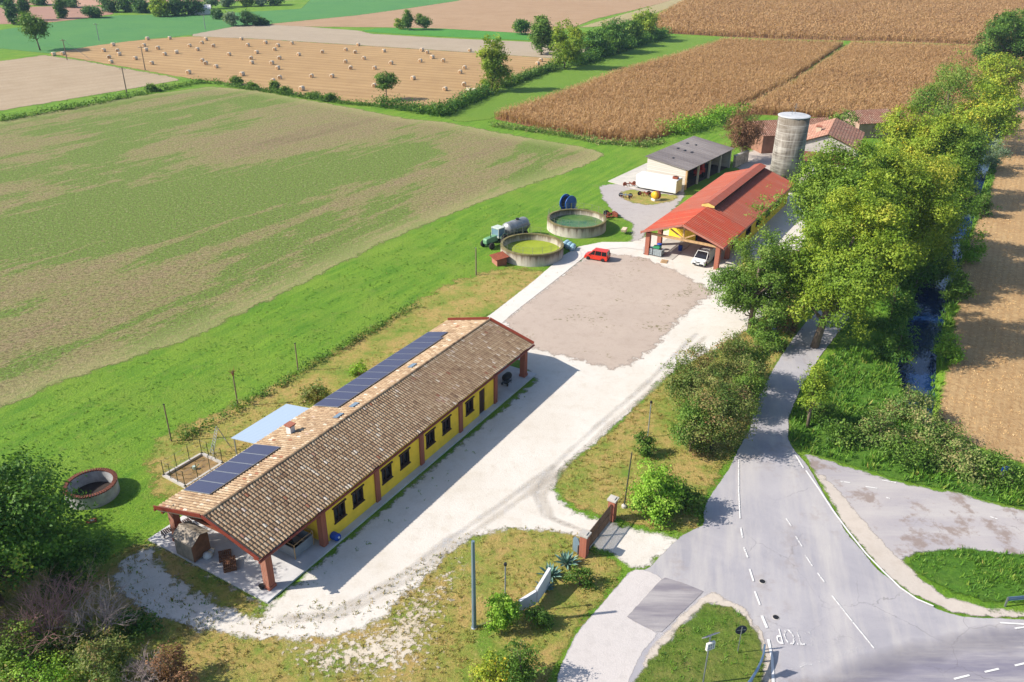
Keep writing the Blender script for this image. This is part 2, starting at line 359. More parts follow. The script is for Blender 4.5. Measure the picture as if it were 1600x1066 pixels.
sheet('far_stubble_field', [(110, 10), (250, 4), (480, 0), (500, -20), (-100, -20), (-100, 4)], 0.05, m_rows('rosy_soil', A(204, 160, 134), A(206, 166, 140), A(186, 142, 116), HROT, 6, 1.0, A(170, 130, 108), 0.4).m, 3.0, 5.0)
sheet('left_stubble_field', [(-300, 150), (-100, 104), (0, 96), (70, 86), (130, 95), (200, 108), (268, 120), (285, 125), (230, 135), (160, 147), (100, 157), (0, 174), (-300, 225)], 0.05, m_rows('left_stubble', A(190, 168, 140), A(196, 176, 148), A(168, 146, 116), YAW-0.2, 5, 1.0, A(160, 138, 110), 0.5).m, 3.0, 3.0)
sheet('meadow', [(690, 184), (720, 168), (760, 150), (800, 131), (862, 108), (900, 95), (960, 78), (1040, 58), (1140, 59), (1128, 66), (1060, 87), (960, 116), (870, 151), (765, 187), (720, 192)], 0.04, m_edge('meadow_green', [A(134, 164, 52), A(120, 158, 48), A(150, 168, 74), A(88, 130, 46)], 1.2).m, 3.0, 2.5)
CORN_A = [(768, 186), (870, 152), (960, 118), (1060, 89), (1130, 66), (1210, 68), (1318, 71), (1232, 130), (1143, 176), (1060, 208), (1000, 224), (940, 219), (850, 203)]
CORN_B = [(1330, 71), (1420, 73), (1520, 77), (1640, 80), (1600, 120), (1480, 190), (1400, 205), (1290, 185), (1150, 178), (1240, 131)]
CORN_C = [(1034, 52), (1016, 32), (1060, 8), (1110, -14), (1700, -14), (1640, 74), (1520, 70), (1420, 66), (1330, 64), (1210, 61), (1140, 58)]
cs = m_rows('corn_soil', A(150, 108, 74), A(158, 116, 80), A(130, 92, 60), YAW, 3, 0.6, A(130, 90, 58), 0.6)
for c in (CORN_A, CORN_B, CORN_C): sheet('cornfield_soil', c, 0.05, cs.m, 1.5, 3.0)
MAIZE = [(1600, 95), (1680, 80), (1900, 200), (1900, 800), (1600, 726), (1530, 702), (1490, 680), (1464, 645), (1472, 600), (1488, 540), (1490, 500), (1502, 420), (1522, 350), (1542, 310), (1556, 252), (1572, 190), (1590, 120)]
sheet('maize_stubble_field', MAIZE, 0.04, m_rows('maize_stubble', A(212, 182, 134), A(204, 168, 120), A(178, 142, 98), math.atan2(*(G(1500, 480)-G(1556, 252))[1::-1]), 0.8, 0.7, A(146, 106, 66), 0.7).m, 2.5, 1.5)
# ---- verges and yards
VERGE1 = [(-100, 880), (150, 880), (200, 852), (240, 850), (420, 950), (560, 930), (740, 826), (850, 815), (905, 835), (930, 858), (975, 885), (968, 912), (930, 950), (900, 985), (872, 1040), (862, 1080), (840, 1200), (-100, 1250)]
sheet('verge', VERGE1, 0.02, m_dry('dry_verge', 0.7, 0.9).m, 2.0, 0.7)
VERGE2 = [(862, 757), (880, 730), (915, 704), (960, 668), (1005, 622), (1040, 590), (1130, 530), (1190, 490), (1240, 440), (1262, 480), (1240, 530), (1212, 572), (1185, 622), (1170, 672), (1150, 706), (1135, 730), (1110, 765), (1097, 790), (1097, 820), (1078, 834), (1010, 826), (960, 812), (905, 798), (880, 780)]
sheet('verge', VERGE2, 0.02, m_dry('green_verge', 0.6, 0.9).m, 2.0, 0.7)
YARD = [(185, 878), (172, 905), (188, 935), (235, 966), (300, 985), (370, 1000), (450, 1004), (530, 1000), (580, 980), (625, 945), (662, 908), (700, 870), (740, 842), (790, 831), (850, 830), (905, 842), (940, 862), (985, 888), (1012, 892), (1040, 868), (1068, 838), (1010, 830), (955, 815), (900, 801), (878, 782), (866, 757), (880, 733), (915, 706), (960, 670), (1000, 630), (1030, 600), (1060, 575), (1120, 548), (1180, 510), (1230, 450), (1260, 370), (1262, 310), (1230, 300), (1000, 372), (955, 384), (915, 400), (760, 505), (835, 595), (417, 948), (240, 846)]
sheet('gravel_yard', YARD, 0.045, m_gravel('white_gravel', A(236, 230, 222), A(225, 217, 206), A(202, 190, 172), 0.6, 1.0, -0.02).m, 1.8, 0.7)
WORN = [(420, 985), (520, 985), (590, 955), (640, 915), (690, 880), (730, 850), (745, 880), (720, 930), (700, 985), (690, 1040), (640, 1075), (480, 1080), (430, 1030)]
sheet('worn_gravel', WORN, 0.055, m_gravel('worn_gravel', A(226, 214, 196), A(212, 196, 170), A(180, 160, 120), 3.2, 2.6, -0.10).m, 2.5, 0.7)
sheet('verge', [(226, 842), (250, 848), (425, 948), (418, 965), (385, 968), (330, 945), (280, 915), (240, 880)], 0.06, m_dry('weed_strip', 0.8, 1.2).m, 1.8, 0.5)
def ribbon(pts, wd):
    P = [np.array(G(*p)[:2]) for p in pts]; Lf = []; Rt = []
    for i in range(len(P)):
        e = P[min(i+1, len(P)-1)]-P[max(i-1, 0)]; e = e/np.linalg.norm(e); n = np.array([-e[1], e[0]])*wd/2; Lf.append(P[i]-n); Rt.append(P[i]+n)
    return [tuple(pix((*q, 0))) for q in Lf+Rt[::-1]]
WTM = NB('dusty_wheel_track'); WTM.color(WTM.mix(WTM.noise(2.5, 6, .8), A(222, 212, 198), A(206, 194, 178))); WTM.soft(.9)
for o in (0, 1):
    d_ = lambda L_: [(x+o*13, y+o*5) for x, y in L_]
    sheet('wheel_track', ribbon(d_([(1090, 520), (1010, 600), (930, 668), (868, 726), (835, 770), (850, 806), (930, 838)]), .8), 0.052, WTM.m, 1.2, 0.35)
    sheet('wheel_track', ribbon(d_([(868, 726), (780, 790), (700, 845), (620, 905), (520, 958), (430, 968)]), .8), 0.054, WTM.m, 1.2, 0.35)
PINK = [(783, 502), (842, 455), (902, 408), (950, 396), (1003, 402), (1050, 420), (1118, 455), (1108, 466), (1070, 494), (1022, 548), (985, 572), (955, 580), (905, 566), (850, 552), (815, 540)]
sheet('gravel_lot', PINK, 0.065, m_gravel('rosy_gravel', A(192, 175, 162), A(202, 185, 171), A(166, 148, 134), 1.0, 1.0, 0.0, 0.03).m, 2.0, 0.8)
PATHM = m_gravel('path_concrete', A(234, 228, 220), A(228, 222, 214), A(212, 204, 192), 0.06, 2.0)
sheet('path', [(748, 505), (772, 488), (830, 443), (880, 400), (905, 386), (940, 379), (985, 379), (1010, 383), (1010, 392), (975, 388), (938, 391), (915, 401), (870, 437), (800, 492), (778, 512)], 0.085, PATHM.m, 0.4, 0.35)
sheet('farm_track', [(935, 292), (948, 288), (1000, 290), (1075, 300), (1062, 318), (1040, 345), (1010, 362), (1005, 378), (985, 378), (988, 350), (960, 335), (940, 310)], 0.06, m_gravel('grey_gravel', A(186, 178, 176), A(194, 186, 182), A(166, 156, 150), 0.6, 0.7).m, 1.8, 1.0)
sheet('grass_island', [(968, 301), (985, 296), (1020, 302), (1062, 306), (1055, 314), (1020, 322), (985, 318), (970, 309)], 0.075, m_dry('island_grass', 0.6, 0.8).m, 1.5, 0.8)
q = MB(); q.prism(W2([(950, 284), (1012, 255), (1075, 284), (1068, 300), (992, 296)]), 0.0, 0.12); struct(q.build('concrete_pad', PATHM.m if False else flat('pad_concrete', A(214, 208, 198), 0.9, 0, 0.1, 0.8)))
sheet('farmyard', [(1150, 262), (1170, 236), (1215, 228), (1262, 240), (1275, 268), (1240, 300), (1180, 290)], 0.05, m_gravel('farmyard_gravel', A(196, 184, 174), A(206, 196, 186), A(170, 156, 146), 1.0, 0.5).m, 2.0, 1.2)
q = MB(); q.add([(*G(*a)[:2], .06) for a in ((1190, 552), (1204, 520), (1214, 500), (1224, 500), (1214, 526), (1199, 556))], [(0, 1, 2, 3, 4, 5)]); struct(q.build('ditch_water', wb.m))
# ---- roads
ASPH = [(1300, 470), (1262, 500), (1239, 529), (1212, 570), (1185, 620), (1171, 671), (1150, 708), (1138, 735), (1112, 772), (1099, 795), (1099, 822), (1063, 838), (1035, 866), (1010, 892), (985, 892), (972, 908), (935, 950), (900, 990), (874, 1045), (866, 1100), (860, 1200), (1700, 1300), (1900, 1030), (1600, 968), (1540, 967), (1505, 965), (1470, 955), (1424, 932), (1372, 892), (1322, 832), (1282, 762), (1258, 722), (1244, 708), (1232, 688), (1232, 654), (1249, 613), (1280, 560), (1310, 520), (1345, 475)]
m_as = m_asphalt('grey_asphalt', A(168, 165, 172), A(188, 184, 188), edge=0.10, rot=math.atan2(*(G(1205, 720)-G(1222, 900))[1::-1]))
sheet('road', ASPH, 0.065, m_as.m, 0.5, 0.6)
sheet('layby', [(1245, 708), (1262, 710), (1292, 720), (1350, 738), (1400, 753), (1455, 765), (1500, 772), (1560, 790), (1600, 799), (1900, 860), (1900, 930), (1600, 872), (1500, 860), (1430, 865), (1408, 880), (1380, 876), (1345, 842), (1312, 800), (1280, 750), (1262, 722)], 0.075, m_asphalt('worn_asphalt', A(178, 172, 176), A(196, 188, 186), edge=0.35, stain=0.8).m, 1.0, 0.6)
sheet('shoulder', [(1268, 735), (1290, 745), (1330, 790), (1362, 830), (1400, 868), (1420, 885), (1440, 908), (1480, 934), (1540, 950), (1620, 956), (1620, 966), (1540, 966), (1505, 963), (1470, 953), (1424, 930), (1374, 889), (1324, 829), (1284, 760)], 0.085, m_gravel('shoulder_gravel', A(206, 196, 186), A(214, 202, 190), A(186, 172, 158), 0.3, 1.2).m, 1.0, 0.6)
sheet('service_road', [(988, 890), (1012, 893), (1038, 905), (980, 966), (1030, 992), (1005, 1018), (985, 1060), (975, 1100), (864, 1100), (874, 1046), (902, 990), (936, 950), (972, 908)], 0.075, m_gravel('pale_service_road', A(212, 205, 202), A(218, 210, 206), A(188, 180, 176), 0.10, 1.5).m, 0.5, 0.5)
sheet('asphalt_patch', [(1036, 903), (1072, 914), (1100, 926), (1062, 962), (1031, 992), (979, 966), (1008, 934)], 0.09, m_asphalt('dark_patch', A(138, 132, 140), A(148, 142, 148), edge=0.04).m, 0.3, 0.35)
sheet('main_road', [(1180, 1080), (1250, 1052), (1380, 1012), (1500, 985), (1600, 966), (1900, 930), (1900, 1300), (1100, 1300)], 0.08, m_asphalt('main_asphalt', A(134, 130, 146), A(142, 138, 152)).soft(2.4).m, 3.0, 0.8)
EDGEM = m_gravel('kerb_dust', A(216, 204, 192), A(208, 196, 182), A(186, 170, 152), 0.25, 1.2)
sheet('road_edge', [(1100, 932), (1112, 926), (1160, 948), (1192, 990), (1208, 1030), (1204, 1090), (1190, 1090), (1190, 1030), (1172, 980), (1140, 955), (1108, 945), (1085, 960), (1040, 1010), (1005, 1090), (985, 1090), (1012, 1018), (1060, 965)], 0.095, EDGEM.m, 0.8, 0.5)
SIGNISL = [(1104, 942), (1148, 950), (1172, 975), (1188, 1000), (1198, 1030), (1192, 1075), (1160, 1120), (950, 1120), (1000, 1050), (1040, 1002), (1085, 957)]
GREENV = [A(104, 144, 44), A(150, 150, 74), A(186, 162, 106), A(76, 104, 34)]
sheet('verge', SIGNISL, 0.11, m_edge('sign_verge', GREENV, 0.35, 1.0).m, 1.2, 0.5)
RISL = [(1412, 882), (1428, 866), (1500, 857), (1600, 868), (1900, 925), (1900, 985), (1620, 945), (1545, 942), (1482, 926), (1442, 904)]
sheet('verge', RISL, 0.11, m_edge('right_verge', [A(92, 142, 40), A(104, 150, 46), A(124, 150, 60), A(60, 104, 28)], 0.4, 1.0).m, 1.2, 0.6)
RBANK = [(1232, 690), (1234, 655), (1250, 613), (1280, 565), (1330, 540), (1400, 570), (1420, 640), (1470, 680), (1500, 690), (1600, 730), (1900, 830), (1900, 855), (1600, 796), (1555, 787), (1500, 770), (1455, 762), (1400, 750), (1350, 735), (1292, 717), (1252, 706)]
sheet('verge', RBANK, 0.03, m_edge('bank_verge', [A(96, 146, 42), A(112, 152, 50), A(134, 148, 62), A(58, 104, 30)], 0.4, 1.0).m, 1.2, 0.7)
# ---- road paint
pb = NB('road_paint'); pn = pb.noise(5, 5, 0.75); pb.color(A(240, 238, 236), 0.6)
def paint(name, edge_hi):
    b = NB(name); b.color(A(242, 240, 238), 0.6); n = b.noise(6, 5, 0.75)
    a = b.ramp(n, [(edge_hi-0.1, 0.0), (edge_hi, 1.0)])
    tr = b.n('ShaderNodeBsdfTransparent'); mx = b.n('ShaderNodeMixShader'); b.put(mx.inputs[0], a); b.put(mx.inputs[1], tr.outputs[0]); b.put(mx.inputs[2], b.b.outputs[0]); b.put(b.out.inputs[0], mx.outputs[0]); return b.m
PNT, PNTF, PNTV = paint('road_paint_fresh', 0.34), paint('road_paint_worn', 0.47), paint('road_paint_faded', 0.56)
def stripe(pts, wd, mat, z=0.115):
    P = [np.array(G(*p)[:2]) for p in pts]; q = MB(); V = []
    for i in range(len(P)):
        e = P[min(i+1, len(P)-1)]-P[max(i-1, 0)]; e = e/np.linalg.norm(e); n = np.array([-e[1], e[0]])*wd/2
        V += [(*(P[i]-n), z), (*(P[i]+n), z)]
    q.add(V, [(2*i, 2*i+2, 2*i+3, 2*i+1) for i in range(len(P)-1)]); return struct(q.build('road_marking', mat))
stripe([(1243, 713), (1255, 733)], 0.14, PNT)
stripe([(1259, 737), (1280, 767), (1300, 798), (1325, 832), (1352, 866), (1380, 895), (1406, 920), (1432, 938), (1458, 949)], 0.14, PNT)
stripe([(1154, 720), (1154, 770), (1156, 812)], 0.10, PNTF)
for a, b in (((1157, 826), (1160, 842)), ((1162, 857), (1168, 873)), ((1171, 891), (1177, 910)), ((1179, 926), (1187, 947))): stripe([a, b], 0.13, PNTF if b[1] < 880 else PNT)
stripe([(1190, 964), (1198, 983)], 0.18, PNT)
stripe([(1200, 1001), (1206, 1030), (1208, 1075)], 0.18, PNT)
for a, b in (((1228, 812), (1236, 824)), ((1243, 840), (1253, 856)), ((1258, 870), (1269, 886)), ((1277, 897), (1288, 912))): stripe([a, b], 0.10, PNTF)
stripe([(1299, 932), (1332, 974), (1365, 1015)], 0.10, PNTF)
for a, b in (((1490, 1063), (1514, 1057)), ((1538, 1052), (1560, 1047)), ((1585, 1042), (1606, 1037))): stripe([a, b], 0.13, PNT)
stripe([(1562, 975), (1610, 978)], 0.13, PNT); stripe([(1585, 984), (1625, 978)], 0.13, PNTF)
for a, b in (((1352, 762), (1371, 765)), ((1313, 754), (1328, 756)), ((1378, 752), (1400, 756)), ((1384, 779), (1390, 781)), ((1546, 809), (1558, 813))): stripe([a, b], 0.13, PNTF)
stripe([(1228, 1047), (1300, 1030), (1350, 1012)], 0.3, paint('road_paint_ghost', 0.66))
# STOP lettering, seen upside down from here, worn away towards the S
p0, p1_ = G(1268, 988), G(1206, 984); e = p1_-p0; ln = np.linalg.norm(e); dv = e/ln
for k, (ch, wear) in enumerate((('S', .62), ('T', .56), ('O', .55), ('P', .44))):
    cu = bpy.data.curves.new('letter', 'FONT'); cu.body = ch; cu.size = 1.0; cu.align_x = 'CENTER'
    tmp = bpy.data.objects.new('letter_tmp', cu); COL.objects.link(tmp); bpy.context.view_layer.update()
    me = bpy.data.meshes.new_from_object(tmp.evaluated_get(bpy.context.evaluated_depsgraph_get())); bpy.data.objects.remove(tmp)
    lo_ = bpy.data.objects.new('road_marking', me); COL.objects.link(lo_); me.materials.append(paint('road_paint_letter', wear))
    lo_.location = tuple(p0+dv*ln*(k+.5)/4+np.array([0, 0, .12])); lo_.rotation_euler = (0, 0, math.atan2(e[1], e[0])); lo_.scale = (ln/4/.74, 1.9, 1); struct(lo_)
# ================================================================== buildings
M = {}
M['yellow'] = flat('yellow_plaster', A(255, 214, 66, 1.2), 0.9, 0, 0.10, 1.2)
M['brick'] = None
b = NB('red_brick'); bt = b.n('ShaderNodeTexBrick'); b.put(bt.inputs['Vector'], b.map(0, (1, 1, 1)))
bt.inputs['Scale'].default_value = 3.2; bt.inputs['Color1'].default_value = A(186, 112, 88); bt.inputs['Color2'].default_value = A(160, 90, 70); bt.inputs['Mortar'].default_value = A(190, 160, 140)
bt.inputs['Mortar Size'].default_value = 0.018; b.color(b.mix(b.noise(2, 4), bt.outputs[0], A(170, 104, 84)), 0.9); M['brick'] = b.m
b = NB('roof_tiles'); n = b.noise(0.35, 4, 0.6); c = b.ramp(b.attr('tint'), [(0.0, A(130, 104, 82)), (0.3, A(172, 144, 114)), (0.62, A(194, 168, 136)), (0.82, A(208, 188, 160)), (0.92, A(234, 224, 208)), (1.0, A(166, 112, 86))])
c = b.mix(b.ramp(n, [(0.4, 0.0), (0.75, 0.4)]), c, A(150, 128, 104)); c = b.mix(b.ramp(b.noise(11, 3), [(0.3, 0.35), (0.5, 0.0)]), c, A(110, 86, 66)); b.color(c, 0.92); M['tile'] = b.m
M['tilebed'] = flat('tile_bed', A(122, 90, 70), 0.95, 0, 0.2, 2)
M['wood'] = flat('stained_wood', A(150, 84, 58), 0.7, 0, 0.2, 2)
M['darkwood'] = flat('dark_wood', A(84, 58, 44), 0.7, 0, 0.2, 4)
M['palewood'] = flat('pale_wood', A(206, 168, 122), 0.8, 0, 0.2, 3)
M['greywood'] = flat('weathered_plywood', A(176, 164, 150), 0.85, 0, 0.25, 2)
M['brownboard'] = flat('brown_board', A(150, 104, 76), 0.85, 0, 0.25, 2)
M['fascia'] = flat('copper_brown_gutter', A(150, 72, 56), 0.45, 0.2, 0.12, 3)
M['cream'] = flat('cream_trim', A(236, 214, 186), 0.8, 0, 0.08, 3)
M['concrete'] = flat('concrete', A(206, 200, 192), 0.92, 0, 0.14, 0.7)
M['glass'] = flat('dark_window_glass', A(34, 32, 38), 0.12, 0, 0.05, 2, 0.5)
M['black'] = flat('black_plastic', A(40, 40, 44), 0.5, 0, 0.1, 4)
M['rubber'] = flat('tyre_rubber', A(46, 44, 44), 0.85, 0, 0.2, 6)
M['steel'] = flat('galvanised_steel', A(176, 182, 188), 0.4, 0.7, 0.15, 2)
M['greypaint'] = flat('grey_paint', A(150, 158, 166), 0.5, 0.1, 0.1, 2)
M['white'] = flat('white_paint', A(238, 238, 236), 0.55, 0, 0.06, 1.5)
M['blue'] = flat('blue_plastic', A(30, 84, 190), 0.45, 0, 0.1, 3)
M['rust'] = flat('rusty_metal', A(158, 84, 58), 0.85, 0.1, 0.3, 5)
M['red'] = flat('red_car_paint', A(226, 58, 34), 0.28, 0, 0.04, 2, 0.5)
M['chrome'] = flat('pale_metal', A(200, 204, 208), 0.35, 0.6, 0.08, 4)
M['lampglass'] = flat('headlight_glass', A(220, 224, 228), 0.15, 0, 0.02, 4, 0.6)
M['taillight'] = flat('tail_light_red', A(170, 22, 20), 0.25, 0, 0.02, 4, 0.5)
def m_panel():
    b = NB('solar_cells'); v = b.co(); sp = b.n('ShaderNodeSeparateXYZ'); b.put(sp.inputs[0], v)
    gx = b.math('LESS_THAN', b.math('FRACT', b.math('MULTIPLY', sp.outputs[0], 5.7)), 0.06); gy = b.math('LESS_THAN', b.math('FRACT', b.math('MULTIPLY', sp.outputs[1], 5.7)), 0.06)
    c = b.mix(b.math('MAXIMUM', gx, gy), A(60, 62, 96), A(92, 94, 124)); b.color(c, 0.38, spec=0.5); return b.m
M['panel'] = m_panel()
def ribbed(name, c, var, sc):
    b = NB(name); n = b.noise(sc, 5, 0.65); n2 = b.noise(1.6, 5, 0.75)
    st = b.noise(1.1, 5, 0.7, b.map(0, (1, .12, .12))); c2 = b.mix(b.ramp(n2, [(0.48, 0.0), (0.72, 0.5)]), b.mix(b.ramp(n, [(0.35, 0.0), (0.7, 1.0)]), c, var), A(150, 112, 98)); b.color(b.mix(b.ramp(st, [(0.5, 0.0), (0.75, 0.4)]), c2, A(206, 150, 130)), 0.7, spec=0.25); return b.m
M['redroof'] = ribbed('red_sheet_roof', A(184, 92, 68), A(172, 96, 78), 0.15)
M['redroof2'] = ribbed('bright_red_sheet_roof', A(194, 78, 52), A(186, 84, 60), 0.15)
M['oldtile'] = None
b = NB('old_pink_tiles'); c = b.ramp(b.attr('tint'), [(0, A(150, 100, 86)), (0.5, A(190, 138, 118)), (1, A(212, 176, 154))]); b.color(b.mix(b.ramp(b.noise(0.5, 5, 0.7), [(0.45, 0), (0.7, 0.5)]), c, A(150, 128, 112)), 0.95); M['oldtile'] = b.m
b = NB('grey_sheet_roof'); n = b.noise(0.3, 5, 0.65, b.map(0, (1, 0.2, 1))); b.color(b.ramp(n, [(0.3, A(120, 112, 112)), (0.6, A(152, 144, 142)), (0.8, A(176, 168, 162))]), 0.9); M['greyroof'] = b.m
b = NB('block_wall'); bt = b.n('ShaderNodeTexBrick'); mp = b.n('ShaderNodeMapping'); b.put(mp.inputs[0], b.co()); mp.inputs['Rotation'].default_value = (R(90), 0, R(90))
b.put(bt.inputs['Vector'], mp.outputs[0]); bt.inputs['Scale'].default_value = 1.6; bt.inputs['Color1'].default_value = A(226, 222, 214); bt.inputs['Color2'].default_value = A(212, 204, 192); bt.inputs['Mortar'].default_value = A(190, 172, 150); bt.inputs['Mortar Size'].default_value = 0.03
b.color(bt.outputs[0], 0.95); M['block'] = b.m

def tiles(mb_name, parent, L0, L1, half, ze, zr, mat, cw=0.28, cl=0.40, side=(1, -1), y0=0.0, r=0.115):
    SL = math.hypot(half, zr-ze); n = int(SL/cl); m = int((L1-L0)/cw); seg = 4
    VV = []; TT = []
    for s in side:                                    # s=-1 is the slope towards -y
        dn = np.array([0, s*half, ze-zr])/SL; nr = np.array([0, s*(zr-ze), half])/SL
        I, J = np.meshgrid(np.arange(m), np.arange(n)); I = I.ravel(); J = J.ravel()
        x = L0+(I+0.5)*cw+rng.normal(0, 0.008, I.size); top = J*SL/n+rng.normal(0, 0.012, I.size)
        ang = np.linspace(0, math.pi, seg+1); P = []
        for t, lift, rr in ((0.0, 0.015, r*0.9), (SL/n*1.06, 0.055, r)):
            for a in ang:
                px_ = x+np.cos(a)*rr; h = np.sin(a)*rr*0.75+lift
                d = top+t
                P.append(np.stack([px_, y0+d*dn[1]+h*nr[1], zr+d*dn[2]+h*nr[2]], 1))
        VV.append(np.stack(P, 1)); TT.append(np.clip(rng.normal(0.5, 0.17, I.size)+0.3*(rng.random(I.size) > 0.93), 0, 1))
    V = np.concatenate(VV); T = np.concatenate(TT); k = 2*(seg+1); N = len(V)
    f = np.array([[a, a+1, seg+1+a+1, seg+1+a] for a in range(seg)]); F = (f[None]+(np.arange(N)*k)[:, None, None]).reshape(-1, 4)
    # closing face at the lower lip
    lip = np.array([[seg+1, seg+2, seg+3, seg+4]]); F2 = (lip[None]+(np.arange(N)*k)[:, None, None]).reshape(-1, 4)
    return npmesh(mb_name, V.reshape(-1, 3), np.concatenate([F, F2]), mat, np.concatenate([np.repeat(T, seg), T]), parent)
def wall_open(q, x0, x1, y0, y1, z0, z1, ops):        # wall along x with rectangular openings (xa, xb, za, zb)
    xs = sorted({x0, x1, *[o[0] for o in ops], *[o[1] for o in ops]})
    for a, b_ in zip(xs[:-1], xs[1:]):
        cut = [o for o in ops if o[0] < (a+b_)/2 < o[1]]; z = z0
        for o in sorted(cut, key=lambda o: o[2]):
            if o[2] > z: q.span(a, b_, y0, y1, z, o[2])
            z = o[3]
        if z < z1: q.span(a, b_, y0, y1, z, z1)
def window(parent, x, zc, wd, h, y, s, frame, pane):
    # y: outer wall face, s: outward sign; recess the pane 12 cm
    f = MB(); t = 0.07; yo = y+s*0.03; yi = y-s*0.15; a, b_ = min(yo, yi), max(yo, yi)
    f.span(x-wd/2, x-wd/2+t, a, b_, zc-h/2, zc+h/2); f.span(x+wd/2-t, x+wd/2, a, b_, zc-h/2, zc+h/2)
    f.span(x-wd/2+t, x+wd/2-t, a, b_, zc-h/2, zc-h/2+t); f.span(x-wd/2+t, x+wd/2-t, a, b_, zc+h/2-t, zc+h/2); f.span(x-0.03, x+0.03, yi if s > 0 else yi-0.05, yi+0.05 if s > 0 else yi, zc-h/2+t, zc+h/2-t)
    lo, hi = sorted((y+s*0.005, y+s*0.10)); f.span(x-wd/2-0.12, x+wd/2+0.12, lo, hi, zc+h/2+0.01, zc+h/2+0.13); f.span(x-wd/2-0.08, x+wd/2+0.08, lo, hi, zc-h/2-0.09, zc-h/2-0.01)
    fo = f.build('window', frame, parent)
    p = MB(); lo, hi = sorted((yi-s*0.02, yi-s*0.05)); p.span(x-wd/2+0.01, x+wd/2-0.01, lo, hi, zc-h/2+0.01, zc+h/2-0.01); p.build('pane', pane, fo); return fo

# ---- long tiled barn
BL, BW, BE, BR = 37.16, 5.18, 3.50, 4.89
bo = (-21.226, 45.362)
def B(u, wv, z=0.0):                                   # a point in the barn's own frame
    a = np.array([math.cos(YAW), math.sin(YAW)]); n = np.array([a[1], -a[0]]); p = np.array(bo)+a*u+n*wv
    return (p[0], p[1], z)
barn = thing('long_barn', 'long single-storey yellow barn with tan clay-tile roof, brick pillars and solar panels', 'barn', (*bo, 0), YAW)
q = MB(); q.span(-0.18, 37.3, -5.6, 6.75, 0.0, 0.15); bs = q.build('concrete_slab', flat('barn_slab_concrete', A(222, 220, 220), 0.92, 0, 0.14, 0.6)); bs.location = (*bo, 0); bs.rotation_euler = (0, 0, YAW); struct(bs)
roof = tiles('roof', barn, 0.02, BL-0.02, BW, BE, BR, M['tile'], r=.132)
q = MB(); sl_ = (BR-BE)/BW
for s in (1, -1): q.slab((0.05, 0, BR-0.02), (BL-0.05, 0, BR-0.02), (BL-0.05, s*(BW-0.02), BE-0.02), (0.05, s*(BW-0.02), BE-0.02), 0.10*s*-1)
q.build('roof_deck', M['tilebed'], barn)
q = MB()
for s in (1, -1):
    q.slab((-0.06, 0, BR+0.02), (0.0, 0, BR+0.02), (0.0, s*(BW+0.05), BE+0.0), (-0.06, s*(BW+0.05), BE), -0.3*s)
    q.slab((BL, 0, BR+0.02), (BL+0.06, 0, BR+0.02), (BL+0.06, s*(BW+0.05), BE+0.0), (BL, s*(BW+0.05), BE), -0.3*s)
    q.path([(-0.05, s*(BW+0.10), BE-0.10), (BL+0.05, s*(BW+0.10), BE-0.10)], 0.10, 8)
q.build('gutter', M['fascia'], barn)
for x in (0.06, BL-0.12):
    q = MB()
    for s in (1, -1): q.slab((x, 0, BR-0.16), (x+0.06, 0, BR-0.16), (x+0.06, s*(BW-0.1), BE-0.15), (x, s*(BW-0.1), BE-0.15), -0.22*s)
    q.build('rafter', M['cream'], barn)
q = MB()
for i in range(93): q.lathe([(0.14, 0), (0.115, 0.42)], 8, (0.02+i*0.40, 0, BR+0.06), 'X', tint=float(np.clip(rng.normal(.3, .2), 0, 1)))
q.build('ridge_cap', M['tile'], barn, smooth=False)
WY = 4.98
wins = [8.1, 10.2, 13.75, 16.1, 19.7, 22.1, 25.8]
ops = [(x-0.62, x+0.62, 1.35, 2.65) for x in wins]+[(27.45, 28.45, 0.15, 2.75)]
q = MB(); wall_open(q, 6.4, 30.1, -WY, -WY+0.3, 0.15, 3.52, ops); wall_open(q, 6.4, 30.1, WY-0.3, WY, 0.15, 3.52, [])
for x in (6.4, 29.8):
    pr = [(-WY+0.31, 0.15), (WY-0.31, 0.15), (WY-0.31, 3.53), (0, 4.75), (-WY+0.31, 3.53)]
    n_ = len(pr); vs_ = [(x, a, z) for a, z in pr]+[(x+0.3, a, z) for a, z in pr]
    q.add(vs_, [tuple(range(n_))[::-1], tuple(range(n_, 2*n_))]+[(k, (k+1) % n_, n_+(k+1) % n_, n_+k) for k in range(n_)])
q.build('wall', M['yellow'], barn)
for x in wins: window(barn, x, 2.0, 1.24, 1.3, -WY, -1, M['darkwood'], M['glass'])
q = MB(); q.span(27.46, 28.44, -WY+0.10, -WY+0.16, 0.16, 2.74)
for k in (27.50, 27.98): q.span(k, k+0.42, -WY+0.07, -WY+0.10, 0.3, 2.65)
d = q.build('door', M['darkwood'], barn); q = MB(); q.tube((28.32, -WY+0.02, 1.2), (28.32, -WY+0.02, 1.38), 0.02); q.build('handle', M['steel'], d)
for x, y in ((0.98, -4.68), (0.98, 4.68), (36.2, -4.68), (36.2, 4.68)):
    q = MB(); q.span(x-0.28, x+0.28, y-0.28, y+0.28, 0.15, BE-0.02); q.span(x-0.33, x+0.33, y-0.33, y+0.33, 0.15, 0.4); q.build('pillar', M['brick'], barn)
for x in (6.25, 12.45, 18.35, 24.25, 30.2):
    q = MB(); q.span(x-0.25, x+0.25, -WY-0.16, -WY+0.32, 0.15, BE-0.03); q.build('pilaster', M['brick'], barn)
for x in (0.98, 36.2): q = MB(); q.span(x-0.12, x+0.12, -4.4, 4.4, 3.14, 3.44); q.tube((x, 0, 3.4), (x, 0, 4.7), 0.11, n=6); q.build('beam', M['wood'], barn)
for y in (-4.68, 4.68):
    for xa, xb in ((0.1, 6.0), (30.45, 37.0)): q = MB(); q.span(xa, xb, y-0.1, y+0.1, 3.22, 3.46); q.build('beam', M['wood'], barn)
